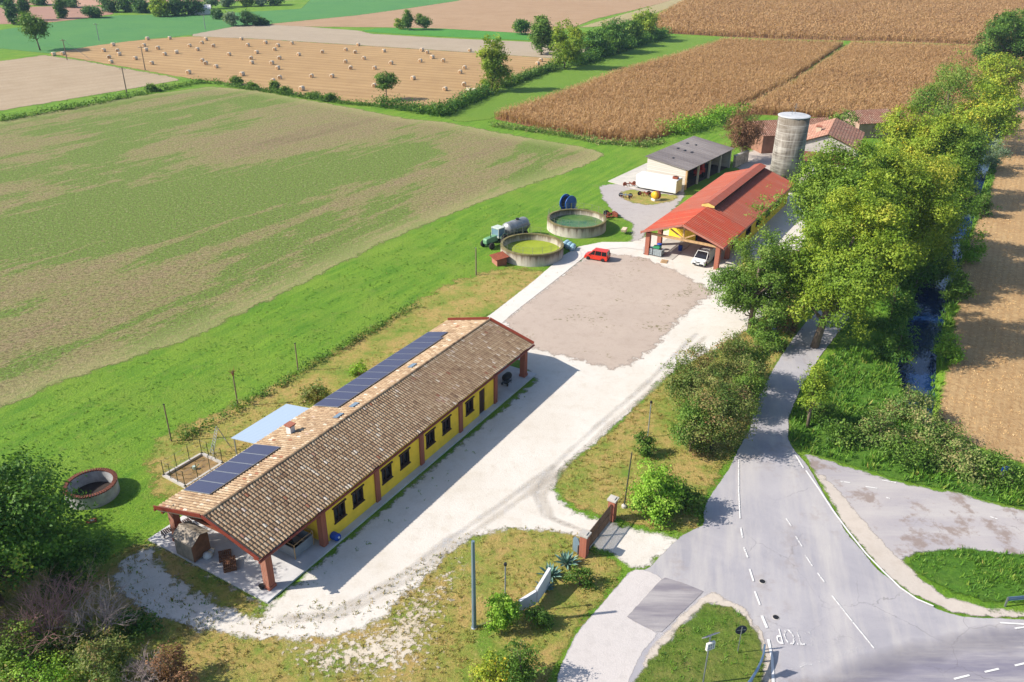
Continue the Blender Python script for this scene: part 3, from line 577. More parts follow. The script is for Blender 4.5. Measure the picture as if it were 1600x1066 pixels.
def slope_pt(x, y, off=0.0):                             # on the far slope (y > 0)
    return Vector((x, y-off*0*0, BR-sl_*abs(y)+off))
def panel(x0, x1, y0, y1):
    fr = MB(); off = 0.24
    a, b_, c, d = slope_pt(x0, y0, off), slope_pt(x1, y0, off), slope_pt(x1, y1, off), slope_pt(x0, y1, off)
    fr.slab(a, b_, c, d, 0.05)
    for x in (x0+0.25, x1-0.25):
        fr.tube(slope_pt(x, y0-0.02, 0.10), slope_pt(x, y1+0.02, 0.10), 0.035, n=6)
    fo = fr.build('solar_panel', M['chrome'], roof)
    g = MB(); e = 0.035
    a, b_, c, d = slope_pt(x0+e, y0+e, off+.012), slope_pt(x1-e, y0+e, off+.012), slope_pt(x1-e, y1-e, off+.012), slope_pt(x0+e, y1-e, off+.012)
    g.slab(a, b_, c, d, 0.01); g.build('cell_sheet', M['panel'], fo)
for i in range(5): panel(2.35+i*1.42, 2.35+i*1.42+1.39, 1.98, 4.98)
for i in range(12): panel(16.4+i*1.42, 16.4+i*1.42+1.39, 2.2+(0.45 if i == 11 else 0), 5.1)
q = MB(); zc = BR-sl_*3.3
q.span(11.6, 12.1, 3.05, 3.55, zc-0.1, zc+0.75); ch = q.build('chimney', M['white'], roof)
q = MB(); q.span(11.5, 12.2, 2.95, 3.65, zc+0.86, zc+0.94)
for a in (11.56, 12.06):
    for c in (3.01, 3.51): q.span(a, a+0.08, c, c+0.08, zc+0.75, zc+0.86)
q.build('chimney_cap', M['brick'], ch)
for x in (15.1, 17.1, 25.3):
    q = MB(); q.slab(slope_pt(x-.42, .75, .2), slope_pt(x+.42, .75, .2), slope_pt(x+.42, 1.25, .2), slope_pt(x-.42, 1.25, .2), 0.18); q.build('skylight', flat('skylight_glass', A(120, 140, 160), 0.15, 0, 0.05, 2, 0.5), roof)
# ---- sheet canopy on the back of the barn
cn = thing('canopy', 'pale blue-grey sheet metal canopy leaning on the back of the long tiled barn', 'canopy', B(13.5, -7.2), YAW)
bc = NB('pale_blue_sheet'); bc.color(bc.mix(bc.wave(1.6, bc.map(R(90))), A(164, 184, 206), A(178, 196, 216)), 0.45, spec=0.4)
q = MB(); q.slab((-3.2, -1.75, 3.05), (3.3, -1.75, 3.05), (3.3, 1.7, 2.5), (-3.2, 1.7, 2.5), 0.05)
q.build('roof_sheet', bc.m, cn)
for x in (-3.0, 0, 3.1): q = MB(); q.span(x-.05, x+.05, 1.5, 1.6, 0, 2.44); q.build('post', M['steel'], cn)
for a_ in ((1.49, 1.61, 2.36, 2.46), (-1.66, -1.54, 2.8, 2.94)): q = MB(); q.span(-3.1, 3.2, *a_); q.build('beam', M['steel'], cn)

# ---- things under the near porch
hu = thing('wooden_hutch', 'boxy plywood hutch with a sloping lid on the near porch slab', 'hutch', B(0.62, -2.6, 0.15), YAW)
q = MB(); q.ext([(-0.75, 0.1), (0.75, 0.1), (0.75, 1.9), (0.0, 2.15), (-0.75, 1.6)], -0.95, 0.95); q.build('box', M['brownboard'], hu)
q = MB(); q.slab((-0.02, -1.1, 2.2), (0.0, 1.1, 2.2), (-0.85, 1.1, 1.6), (-0.85, -1.1, 1.6), 0.05); q.slab((0.85, -1.1, 1.9), (0.85, 1.1, 1.9), (0.02, 1.1, 2.2), (0.02, -1.1, 2.2), 0.05); q.build('lid', M['greywood'], hu)
q = MB(); q.span(-0.79, -0.755, -0.9, 0.9, 0.12, 1.5); q.build('front_board', M['greywood'], hu)
for x in (-.65, .65):
    for y in (-.85, .85): q = MB(); q.span(x-.06, x+.06, y-.06, y+.06, 0, 0.1); q.build('foot', M['darkwood'], hu)
def pallet(q, z, wd=1.2, d=0.9, dx=0, dy=0, rz=0):
    o = len(q.v)
    for k in range(7): q.box((dx, -d/2+(k+.5)*d/7+dy, z+0.13), (wd, d/7*0.7, 0.022))
    for x in (-wd/2+.06, 0, wd/2-.06): q.box((dx+x, dy, z+0.075), (0.1, d, 0.08))
    for y in (-d/2+.06, 0, d/2-.06): q.box((dx, dy+y, z+0.022), (wd, 0.09, 0.022))
pl = thing('pallet_stack', 'low stack of brown wooden pallets on the near porch between hutch and corner pillar', 'pallets', B(0.95, 0.75, 0.15), YAW+0.9)
for k in range(3): q = MB(); pallet(q, k*0.15, dx=random.uniform(-.04, .04)); q.build('pallet', M['brownboard'], pl)
pl2 = thing('pallet', 'single brown pallet leaning flat beside the low pallet stack', 'pallet', B(1.5, -0.35, 0.15), YAW+0.9)
q = MB(); pallet(q, 0); q.build('deck', M['brownboard'], pl2)
def lounger(loc, rz, label):
    t = thing('lounge_chair', label, 'chair', loc, rz, 'dark lounge chairs at the barn corner')
    q = MB(); [q.span(-.35+k*.14, -.25+k*.14, -.3, .3, .36, .39) for k in range(6)]; q.build('seat', M['darkwood'], t)
    q = MB(); q.slab((.5, -.3, .40), (.5, .3, .40), (.95, .3, .95), (.95, -.3, .95), .04); q.build('backrest', M['black'], t)
    for x in (-.3, .42):
        for y in (-.27, .27): q = MB(); q.span(x-.03, x+.03, y-.03, y+.03, 0, .36); q.build('leg', M['black'], t)
lounger(B(0.9, -5.9, 0.15), YAW-0.3, 'dark slatted lounge chair outside the corner pillar, nearest the left slab edge')
lounger(B(2.3, -5.6, 0.15), YAW-0.2, 'dark slatted lounge chair just behind the corner pillar of the barn')
br = thing('blue_barrel', 'bright blue plastic barrel lying beside the first brick pilaster', 'barrel', B(7.1, 5.15, 0.15), YAW)
q = MB(); q.lathe([(0.0, -.48), (.27, -.46), (.31, -.3), (.29, -.2), (.32, 0), (.29, .2), (.31, .3), (.27, .46), (0, .48)], 20, (0, 0, .33), 'Y'); q.build('drum', M['blue'], br, True)
q = MB(); q.lathe([(.09, -.53), (.09, -.46)], 12, (-.02, 0, .40), 'Y'); q.build('cap', M['white'], br)
cg = thing('metal_crate', 'grey metal crate pen with open top rails under the near porch', 'crate', B(4.9, 3.1, 0.15), YAW)
q = MB()
for x0, x1, y0, y1 in ((-.95, .95, -1.15, -1.1), (-.95, .95, 1.1, 1.15), (-.95, -.9, -1.15, 1.15), (.9, .95, -1.15, 1.15)): q.span(x0, x1, y0, y1, .1, .95)
q.build('side_panel', M['greypaint'], cg)
q = MB()
for x in (-.95, .95):
    for y in (-1.15, 1.15): q.tube((x, y, 0), (x, y, 1.3), .04, n=6)
for x in (-.95, .95): q.tube((x, -1.15, 1.28), (x, 1.15, 1.28), .035, n=6)
for y in (-1.15, 1.15): q.tube((-.95, y, 1.28), (.95, y, 1.28), .035, n=6)
q.build('rail', M['palewood'], cg)
q = MB(); [q.box((random.uniform(-.5, .5), random.uniform(-.7, .7), .3+random.random()*.3), (.5, .4, .3), random.random()*3) for _ in range(6)]; q.build('contents', M['black'], cg)
sk = thing('feed_sack', 'pale slumped sack against the foot of the plywood hutch', 'sack', B(0.8, -1.35, 0.15), YAW)
q = MB(); q.lathe([(0, 0), (.3, .02), (.36, .18), (.3, .36), (.12, .48), (0, .5)], 12); q.lathe([(0, 0), (.2, .02), (.27, .14), (.2, .26), (0, .32)], 10, (.5, .2, 0)); q.build('bag', M['white'], sk, True)
pot = thing('plant_pot', 'small dark round pot at the foot of the front corner pillar', 'pot', B(0.55, 4.35, 0.15))
q = MB(); q.lathe([(.12, 0), (.2, .3), (.18, .3), (.1, .05)], 16); q.build('bowl', M['black'], pot, True); q = MB(); q.lathe([(.21, .27), (.22, .32), (.19, .32)], 16); q.build('rim', M['black'], pot)
# ---- under the far porch
gr = thing('barbecue_cart', 'black wheeled barbecue cart under the far porch of the long barn', 'barbecue', B(33.9, 4.1, 0.15), YAW)
q = MB(); q.lathe([(0, -.5), (.3, -.5), (.38, -.3), (.38, .3), (.3, .5), (0, .5)], 14, (0, 0, .85), 'X'); q.build('kettle', M['black'], gr, True)
q = MB(); [q.tube((x, y, 0), (x, y, .7), .03, n=6) for x in (-.4, .4) for y in (-.25, .25)]; q.span(-.5, .5, -.3, .3, .25, .29); q.build('stand', M['black'], gr)
for y in (-.32, .32): q = MB(); q.lathe([(.14, -.03), (.14, .03)], 14, (-.4, y, .14), 'Y'); q.build('wheel', M['rubber'], gr)
for k, (u, wv, h, lab) in enumerate(((34.6, 1.2, 4, 'tall pile of reddish pallets against the inner end of the far porch'), (35.3, -1.6, 2, 'lower pile of reddish pallets at the back of the far porch'))):
    t = thing('pallet_stack', lab, 'pallets', B(u, wv, 0.15), YAW+.1*k, 'pallet piles under the far porch')
    for j in range(h): q = MB(); pallet(q, j*.15, dx=random.uniform(-.06, .06)); q.build('pallet', M['rust'], t)

# ---- red-roofed dairy barn
RY = 1.028; ro = (22.646, 106.067); RL, RW, RE, RR_ = 35.94, 5.80, 3.26, 5.30
def RB(u, wv, z=0.0):
    a = np.array([math.cos(RY), math.sin(RY)]); n = np.array([a[1], -a[0]]); p = np.array(ro)+a*u+n*wv; return (p[0], p[1], z)
rb = thing('cattle_barn', 'yellow farm shed under a red ribbed sheet roof with raised ridge vent', 'barn', (*ro, 0), RY)
def ribroof(name, x0, x1, mat, zo=0.0, sides=(1, -1), par=rb, W=RW, ZE=RE, ZR=RR_, step=0.5):
    q = MB()
    for s in sides:
        q.slab((x0, 0, ZR+zo), (x1, 0, ZR+zo), (x1, s*W, ZE+zo), (x0, s*W, ZE+zo), -0.06*s)
        nn = Vector((0, s*(ZR-ZE), W)).normalized()
        for k in range(int((x1-x0)/step)):
            x = x0+(k+.5)*step; a = Vector((x, s*.02, ZR+zo)); e = Vector((x, s*W, ZE+zo))
            w2 = Vector((.10, 0, 0)); w3 = Vector((.06, 0, 0)); h = nn*.12
            q.add([a-w2, a-w3+h, a+w3+h, a+w2, e-w2, e-w3+h, e+w3+h, e+w2], [(0, 1, 5, 4), (1, 2, 6, 5), (2, 3, 7, 6), (4, 5, 6, 7), (0, 3, 2, 1)])
    return q.build(name, mat, par)
rr = ribroof('roof', 9.8, RL, M['redroof']); rp = ribroof('porch_roof', 0, 9.75, M['redroof2'], 0.03)
q = MB()
for s in (1, -1):
    q.slab((9.9, -.95*s*0+s*.0, RR_+.62), (RL-.6, 0, RR_+.62), (RL-.6, s*1.0, RR_+.30), (9.9, s*1.0, RR_+.30), -.05*s)
rv_ = q.build('ridge_vent', M['redroof'], rr)
q = MB(); q.span(10.1, RL-.8, -.75, .75, RR_-.25, RR_+.28); q.build('vent_opening', flat('vent_gap_shade_colour', A(84, 60, 52), .9), rv_)  # solid block, shade of the vent gap put into its dark brown
q = MB(); q.ext([(0, 0)]*0 or [(9.86, 0), (9.9, 0), (9.9, .01), (9.86, .01)], 0, .01)
q = MB(); q.add([(9.86, -.95, RR_+.0), (9.86, .95, RR_+.0), (9.86, .95, RR_+.27), (9.86, 0, RR_+.57), (9.86, -.95, RR_+.27), (9.89, -.95, RR_+.0), (9.89, .95, RR_+.0), (9.89, .95, RR_+.27), (9.89, 0, RR_+.57), (9.89, -.95, RR_+.27)], [(0, 1, 2, 3, 4)[::-1], (5, 6, 7, 8, 9)]+[(k, (k+1) % 5, 5+(k+1) % 5, 5+k) for k in range(5)]); q.build('vent_gable', flat('pale_yellow_trim', A(240, 206, 120), .8), rv_)
q = MB()
for s in (1, -1): q.slab((-.05, 0, RR_+.02), (-.12, 0, RR_+.02), (-.12, s*(RW+.05), RE+.02), (-.05, s*(RW+.05), RE+.02), .28*s); q.path([(0, s*(RW+.1), RE-.06), (RL, s*(RW+.1), RE-.06)], .09, 6)
q.build('gutter', flat('rosy_gutter', A(196, 128, 112), .6, .2), rb)
q = MB(); t = .3
wall_open(q, 9.5, RL-1, -5.3, -5.0, 0, 3.3, [(12+5*k, 14.5+5*k, 1.3, 2.4) for k in range(4)]); wall_open(q, 9.5, RL-1, 5.0, 5.3, 0, 3.3, [])
for x in (9.5, RL-1.3):
    pr = [(-4.99, .0), (4.99, .0), (4.99, 3.3), (0, 5.1), (-4.99, 3.3)] if x > 20 else [(1.2, 0), (4.99, 0), (4.99, 3.3), (0, 5.1), (-4.99, 3.3), (-4.99, 2.9), (1.2, 2.9)]
    n_ = len(pr); q.add([(x, a, z) for a, z in pr]+[(x+.3, a, z) for a, z in pr], [tuple(range(n_))[::-1], tuple(range(n_, 2*n_))]+[(k, (k+1) % n_, n_+(k+1) % n_, n_+k) for k in range(n_)])
q.build('wall', M['yellow'], rb)
for k in range(4): window(rb, 13.25+5*k, 1.85, 2.5, 1.1, -5.3, -1, M['darkwood'], M['glass'])
for x, y in ((.75, 5.0), (.75, -5.0), (5.2, 5.0), (5.2, -5.0)):
    q = MB(); q.span(x-.3, x+.3, y-.3, y+.3, 0, 3.3); q.build('pillar', M['brick'], rb)
q = MB()
for x in (.75, 5.2):
    q.span(x-.12, x+.12, -5.3, 5.3, 3.02, 3.32)
    q.span(x-.1, x+.1, -.1, .1, 3.34, 5.1)
    for s in (1, -1): q.slab((x-.08, s*.12, 3.5), (x+.08, s*.12, 3.5), (x+.08, s*1.9, 4.45), (x-.08, s*1.9, 4.45), .16*s); q.slab((x-.09, 0, RR_-.1), (x+.09, 0, RR_-.1), (x+.09, s*5.5, RE-.0), (x-.09, s*5.5, RE-.0), -.2*s)
q.build('truss', M['palewood'], rb)
q = MB(); q.span(.5, 9.5, 1.2, 5, .0, .1); q.build('floor_step', M['concrete'], rb)
q = MB(); q.span(9.44, 9.49, -4.6, .9, .1, 2.8); q.build('door', flat('maroon_door', A(120, 56, 48), .8), rb)
# things beside its porch
ib = thing('crate_cage', 'tall wire-sided grey crate cage beside the left pillar of the red-roofed porch', 'cage', RB(1.2, -3.5), RY)
q = MB(); q.span(-.6, .6, -.62, .62, .14, .98); q.span(-.6, .6, .75, 1.95, .14, .98); q.build('tank', flat('cloudy_plastic', A(176, 188, 190), .35, 0, .1, 3, .4), ib, bevel=.06)
q = MB()
for y0 in (-.66, .71):
    for k in range(6): a = -.62+k*.248; q.tube((a, y0, .1), (a, y0, 1.08), .018, n=5); q.tube((a, y0+1.28, .1), (a, y0+1.28, 1.08), .018, n=5); q.tube((-.64, y0+.02+k*.25, .1), (-.64, y0+.02+k*.25, 1.08), .018, n=5)
    for z in (.3, .6, .85, 1.08): q.tube((-.64, y0, z), (-.64, y0+1.28, z), .018, n=5)
q.build('wire_frame', M['steel'], ib)
q = MB(); q.span(-.62, .62, -.64, 1.97, 0, .13); q.build('base', M['darkwood'], ib)
tp = thing('folded_tarpaulin', 'folded green tarpaulin on top of the wire crate cage', 'tarpaulin', RB(1.2, -3.7, 1.1), RY)
q = MB(); q.box((0, .1, .1), (.8, 1.0, .2)); q.box((.05, .15, .24), (.6, .8, .12), .2); q.build('sheet', flat('green_tarp', A(60, 160, 110), .6), tp, bevel=.04)
bk = thing('blue_bin', 'blue upright bin behind the left pillar of the red-roofed porch', 'bin', RB(3.2, -4.2), RY)
q = MB(); q.lathe([(.28, 0), (.34, .9), (.36, .95), (0, 1.0)], 14); q.build('body', M['blue'], bk); q = MB(); q.lathe([(.37, .95), (.3, 1.03), (0, 1.08)], 14); q.build('lid', M['blue'], bk)
bk2 = thing('blue_drum', 'dark blue drum at the yellow wall inside the red-roofed porch', 'drum', RB(4.6, -1.6), RY)
q = MB(); q.lathe([(.29, 0), (.29, .3), (.31, .32), (.29, .34), (.29, .6), (.31, .62), (.29, .64), (.29, .9), (0, .9)], 16); q.build('barrel', flat('navy_blue', A(40, 66, 150), .5), bk2)
q = MB(); q.lathe([(.05, .9), (.05, .95), (0, .95)], 8, (.12, 0, 0)); q.build('cap', M['white'], bk2)
pf = thing('pallet', 'lone yellowish pallet on the ground before the red-roofed porch', 'pallet', RB(-.6, -1.9), RY+.2)
q = MB(); pallet(q, 0); q.build('deck', M['palewood'], pf)

# ---- concrete silo
SX, SY, SR, SH = 47.07, 142.15, 2.57, 12.6
si = thing('silo', 'tall weathered concrete tower silo with white flat cap and aerial', 'silo', (SX, SY, 0))
b = NB('streaked_concrete'); v = b.map(0, (1, 1, .12)); n1 = b.noise(1.4, 5, .7, v); sp = b.n('ShaderNodeSeparateXYZ'); b.put(sp.inputs[0], b.co())
n2 = b.noise(.5, 4, .6, b.map(0, (.4, .4, 2.2))); c = b.ramp(n1, [(.32, A(98, 90, 82)), (.5, A(140, 132, 122)), (.7, A(190, 184, 174))])
c = b.mix(b.ramp(n2, [(.45, 0), (.7, .6)]), c, A(222, 218, 210)); topd = b.ramp(b.math('MULTIPLY', sp.outputs[2], 1/12.6), [(.68, 0.), (.98, .75)])
c = b.mix(b.math('MULTIPLY', topd, b.ramp(n1, [(.3, 1.), (.7, .3)])), c, A(120, 108, 92)); jn = b.math('LESS_THAN', b.math('FRACT', b.math('MULTIPLY', sp.outputs[2], .8)), .05)
c = b.mix(b.math('MULTIPLY', jn, .5), c, A(228, 224, 216)); b.color(c, .95); b.bump(n1, .4, .05)
q = MB(); q.lathe([(SR, 0), (SR, SH-.1)], 64); q.build('shell', b.m, si, True)
q = MB(); q.lathe([(0, SH-.09), (SR+.08, SH-.09), (SR+.08, SH+.02), (SR-.15, SH+.1), (0, SH+.22)], 48); cp = q.build('cap', flat('pale_grey_cap', A(206, 208, 212), .8, 0, .12, .8), si)
q = MB(); q.tube((.1, .1, SH+.1), (.1, .1, SH+2.0), .035, n=6); q.tube((-.5, -.2, SH+.1), (-.5, -.2, SH+.9), .03, n=6)
for k, z in enumerate((1.25, 1.55, 1.85)): q.tube((-.3+.05*k, .1, SH+z), (.5-.05*k, .1, SH+z), .02, n=5)
q.tube((.1, -.4, SH+1.4), (.1, .6, SH+1.4), .02, n=5); q.build('aerial', M['steel'], cp)
q = MB(); cam_side = -1
for k in range(28): q.span(SR+.05, SR+.12, -.22, .22, .6+k*.42, .63+k*.42)
q.tube((SR+.08, -.22, .4), (SR+.08, -.22, SH), .02, n=5); q.tube((SR+.08, .22, .4), (SR+.08, .22, SH), .02, n=5); q.build('ladder', M['steel'], si)
for k in range(9): pass

# ---- grey mono-pitch shed
GY = .939; go = (29.858, 139.84); GL, GW, GF, GB = 19.43, 8.45, 3.64, 4.74
gs = thing('open_shed', 'open-fronted machine shed with grey sheet roof and pale block end wall', 'shed', (*go, 0), GY)
q = MB(); q.slab((0, 0, GF), (GL, 0, GF), (GL, GW, GB), (0, GW, GB), .08)
for k in range(19): x = .5+k; q.slab((x-.04, 0, GF+.05), (x+.04, 0, GF+.05), (x+.04, GW, GB+.05), (x-.04, GW, GB+.05), .05)
q.build('roof', M['greyroof'], gs)
for (x, y, s_) in ((9.0, 6.6, .35), (9.0, 5.2, .35), (9.2, 3.9, .4), (13.4, 6.9, .35), (14.0, 5.4, .3), (3.2, 4.6, .3)):
    q = MB(); zz = GF+(GB-GF)*y/GW+.085; q.slab((x, y, zz), (x+s_*2, y, zz), (x+s_*2, y+s_, zz+.04), (x, y+s_, zz+.04), .03); q.build('roof_patch', M['black'], gs)
q = MB(); fz = lambda y: GF+(GB-GF)*y/GW-.1
q.ext([(.3, 0), (.55, 0), (.55, 1), (.3, 1)], 0, .01) if False else None
for x in (.35, GL-.6):
    pr = [(.55, 0), (GW-.3, 0), (GW-.3, fz(GW-.3)), (.55, fz(.55))]; q.add([(x, a, z) for a, z in pr]+[(x+.25, a, z) for a, z in pr], [(3, 2, 1, 0), (4, 5, 6, 7), (0, 1, 5, 4), (1, 2, 6, 5), (2, 3, 7, 6), (3, 0, 4, 7)])
q.span(.6, GL-.6, GW-.55, GW-.3, 0, fz(GW-.55)); q.build('wall', M['block'], gs)
for x in (.45, 5.1, 9.8, 14.4, GL-.5): q = MB(); q.span(x-.15, x+.15, .35, .65, 0, fz(.4)); q.build('post', M['concrete'] if x > 1 else M['palewood'], gs)
q = MB(); q.span(.3, GL-.3, .38, .62, GF-.28, GF-.02); q.build('beam', M['concrete'], gs)
q = MB(); q.span(.6, GL-.6, .7, GW-.6, 0, .06); q.build('earth_floor', flat('shade_toned_earth_floor', A(96, 82, 70), .95, 0, .2, 1), gs)  # earth floor, its dark tone carries the shade inside the shed
rm = thing('farm_machine', 'red farm implement parked inside the open-fronted grey shed', 'machine', tuple(np.array(go)+9.5*np.array([math.cos(GY), math.sin(GY)])+2.2*np.array([-math.sin(GY), math.cos(GY)]))+(0,), GY)
q = MB(); q.box((0, 0, 1.1), (2.4, 1.2, .8)); q.box((.6, 0, 1.9), (.9, .9, .9)); q.build('hopper', flat('faded_red', A(200, 56, 46), .6), rm, bevel=.05)
for y in (-.75, .75): q = MB(); q.lathe([(.5, -.12), (.5, .12)], 18, (0, y, .5), 'Y'); q.build('wheel', M['rubber'], rm)
q = MB(); q.span(-2.2, -1.1, -.1, .1, .6, .75); q.build('drawbar', M['rust'], rm)
# ---- white box trailer beside it
ta = math.atan2(*(G(1055, 306)-G(992.6, 295))[1::-1]); tl = G(992.6, 295)
tr_ = thing('box_trailer', 'white box body trailer set down against the grey shed end wall', 'trailer', (tl[0], tl[1], 0), ta)
b = NB('white_box_panels'); n = b.noise(.9, 4, .7, b.map(0, (.5, 1, 1.6))); c = b.mix(b.ramp(n, [(.70, 0.), (.74, .55)]), A(240, 240, 238), A(120, 140, 170)); b.color(b.mix(b.ramp(b.noise(.6, 5), [(.5, 0), (.8, .3)]), c, A(196, 206, 204)), .5)
q = MB(); q.span(0, 7.4, 0, 2.6, .35, 2.55); q.build('box', b.m, tr_, bevel=.05)
q = MB(); q.span(7.405, 7.45, .1, 2.5, .45, 2.45); q.build('rear_door', M['cream'], tr_)
q = MB(); q.span(.3, 7.2, .3, 2.3, .1, .34); q.build('chassis', M['black'], tr_)
ct = thing('cooling_unit', 'small dark rusty unit on the end roof corner of the white box trailer', 'unit', tuple(np.array([tl[0], tl[1]])+6.7*np.array([math.cos(ta), math.sin(ta)])+1.2*np.array([-math.sin(ta), math.cos(ta)]))+(2.56,), ta)
q = MB(); q.box((0, 0, .2), (.9, .7, .4)); q.build('case', M['rust'], ct, bevel=.03); q = MB(); q.lathe([(.25, .4), (.25, .46), (0, .46)], 12); q.build('fan', M['black'], ct)

# ---- old farmhouse wings behind the silo
def gable_house(name, label, cat, loc, rz, L, Wd, ze, zr, wallm, roofm, wins=(), door=None, over=.4, chim=None):
    t = thing(name, label, cat, loc, rz)
    q = MB(); pr = [(-Wd/2, 0), (Wd/2, 0), (Wd/2, ze), (0, zr-.12), (-Wd/2, ze)]
    q.add([(0, a, z) for a, z in pr]+[(L, a, z) for a, z in pr], [(4, 3, 2, 1, 0), (5, 6, 7, 8, 9)]+[(k, 5+k, 5+(k+1) % 5, (k+1) % 5)[::-1] for k in range(5)]); q.build('wall', wallm, t)
    sl = (zr-ze)/(Wd/2); hw = Wd/2+over
    r = tiles('roof', t, -over, L+over, hw, zr-sl*hw+.1, zr+.1, roofm, .42, .55, r=.17)
    q = MB()
    for s in (1, -1): q.slab((-over, 0, zr+.09), (L+over, 0, zr+.09), (L+over, s*hw, zr-sl*hw+.09), (-over, s*hw, zr-sl*hw+.09), -.12*s)
    q.build('roof_deck', M['tilebed'], t)
    for (x, s, zc, w_, h_) in wins: window(t, x, zc, w_, h_, s*Wd/2, s, M['darkwood'], M['glass'])
    if chim:
        q = MB(); x, y = chim; z = zr-sl*abs(y); q.span(x-.45, x+.45, y-.45, y+.45, z-.2, z+1.1); c_ = q.build('chimney', M['cream'], r); q = MB(); q.span(x-.55, x+.55, y-.55, y+.55, z+1.12, z+1.25); q.build('chimney_cap', M['brick'], c_)
    return t
g0 = G(1284, 268)
fh = gable_house('farmhouse', 'old farmhouse with pink tiled roof and white gable right of the silo', 'house', (g0[0], g0[1], 0), R(66), 15, 10.5, 4.7, 6.8, flat('grey_white_plaster', A(212, 206, 200), .95, 0, .15, .6), M['oldtile'], [(3, 1, 2.0, 1, 1.3), (7, 1, 2.0, 1, 1.3)], chim=(5.5, 2.2))
q = MB(); q.slab((-.1, -5.3, 3.4), (-.1, 5.3, 3.4), (-3.2, 5.3, 2.4), (-3.2, -5.3, 2.4), -.1); q.build('lean_to_roof', flat('maroon_sheet', A(136, 82, 70), .8, 0, .2, 1), fh)
q = MB(); q.span(-2.9, -.1, -5.0, -4.75, 0, 2.5); q.span(-2.9, -.1, 4.75, 5.0, 0, 2.5); q.span(-2.95, -2.7, -5, 2, 0, 2.35); q.build('lean_to_wall', M['white'], fh)
g1 = G(1172, 232)
gable_house('tiled_outbuilding', 'low brick outbuilding with patchy red tiled roof left of the silo', 'outbuilding', (g1[0], g1[1], 0), R(14), 17, 9, 3.6, 5.4, flat('dim_brick_wall', A(170, 126, 104), .95, 0, .2, .8), M['oldtile'], [(3.5, -1, 1.5, 1.1, 2.6), (6.5, -1, 1.5, 1.1, 2.6), (9.5, -1, 1.5, 1.4, 2.6), (13, -1, 1.5, 1.4, 2.6)])
g2 = G(1322, 210)
gable_house('long_outbuilding', 'long pink tiled outbuilding showing its far roof end above the plane crowns', 'outbuilding', (g2[0], g2[1], 0), R(14), 9, 8, 3.2, 5.0, flat('pink_plaster', A(196, 164, 146), .95, 0, .15, .8), M['oldtile'], [(4, -1, 1.6, 1.1, 1.2)])
wl = thing('rubble_wall', 'short rubble wall at the far corner of the grey shed', 'wall', (*G(1146, 262)[:2], 0), R(50))
q = MB(); q.span(0, 5.5, -.25, .25, 0, 2.2); wp = q.build('stone_face', flat('rubble_stone', A(206, 190, 170), .95, 0, .35, 1.4), wl, bevel=.05); q = MB(); q.span(-.05, 5.55, -.3, .3, 2.21, 2.3); q.build('coping', M['concrete'], wl)
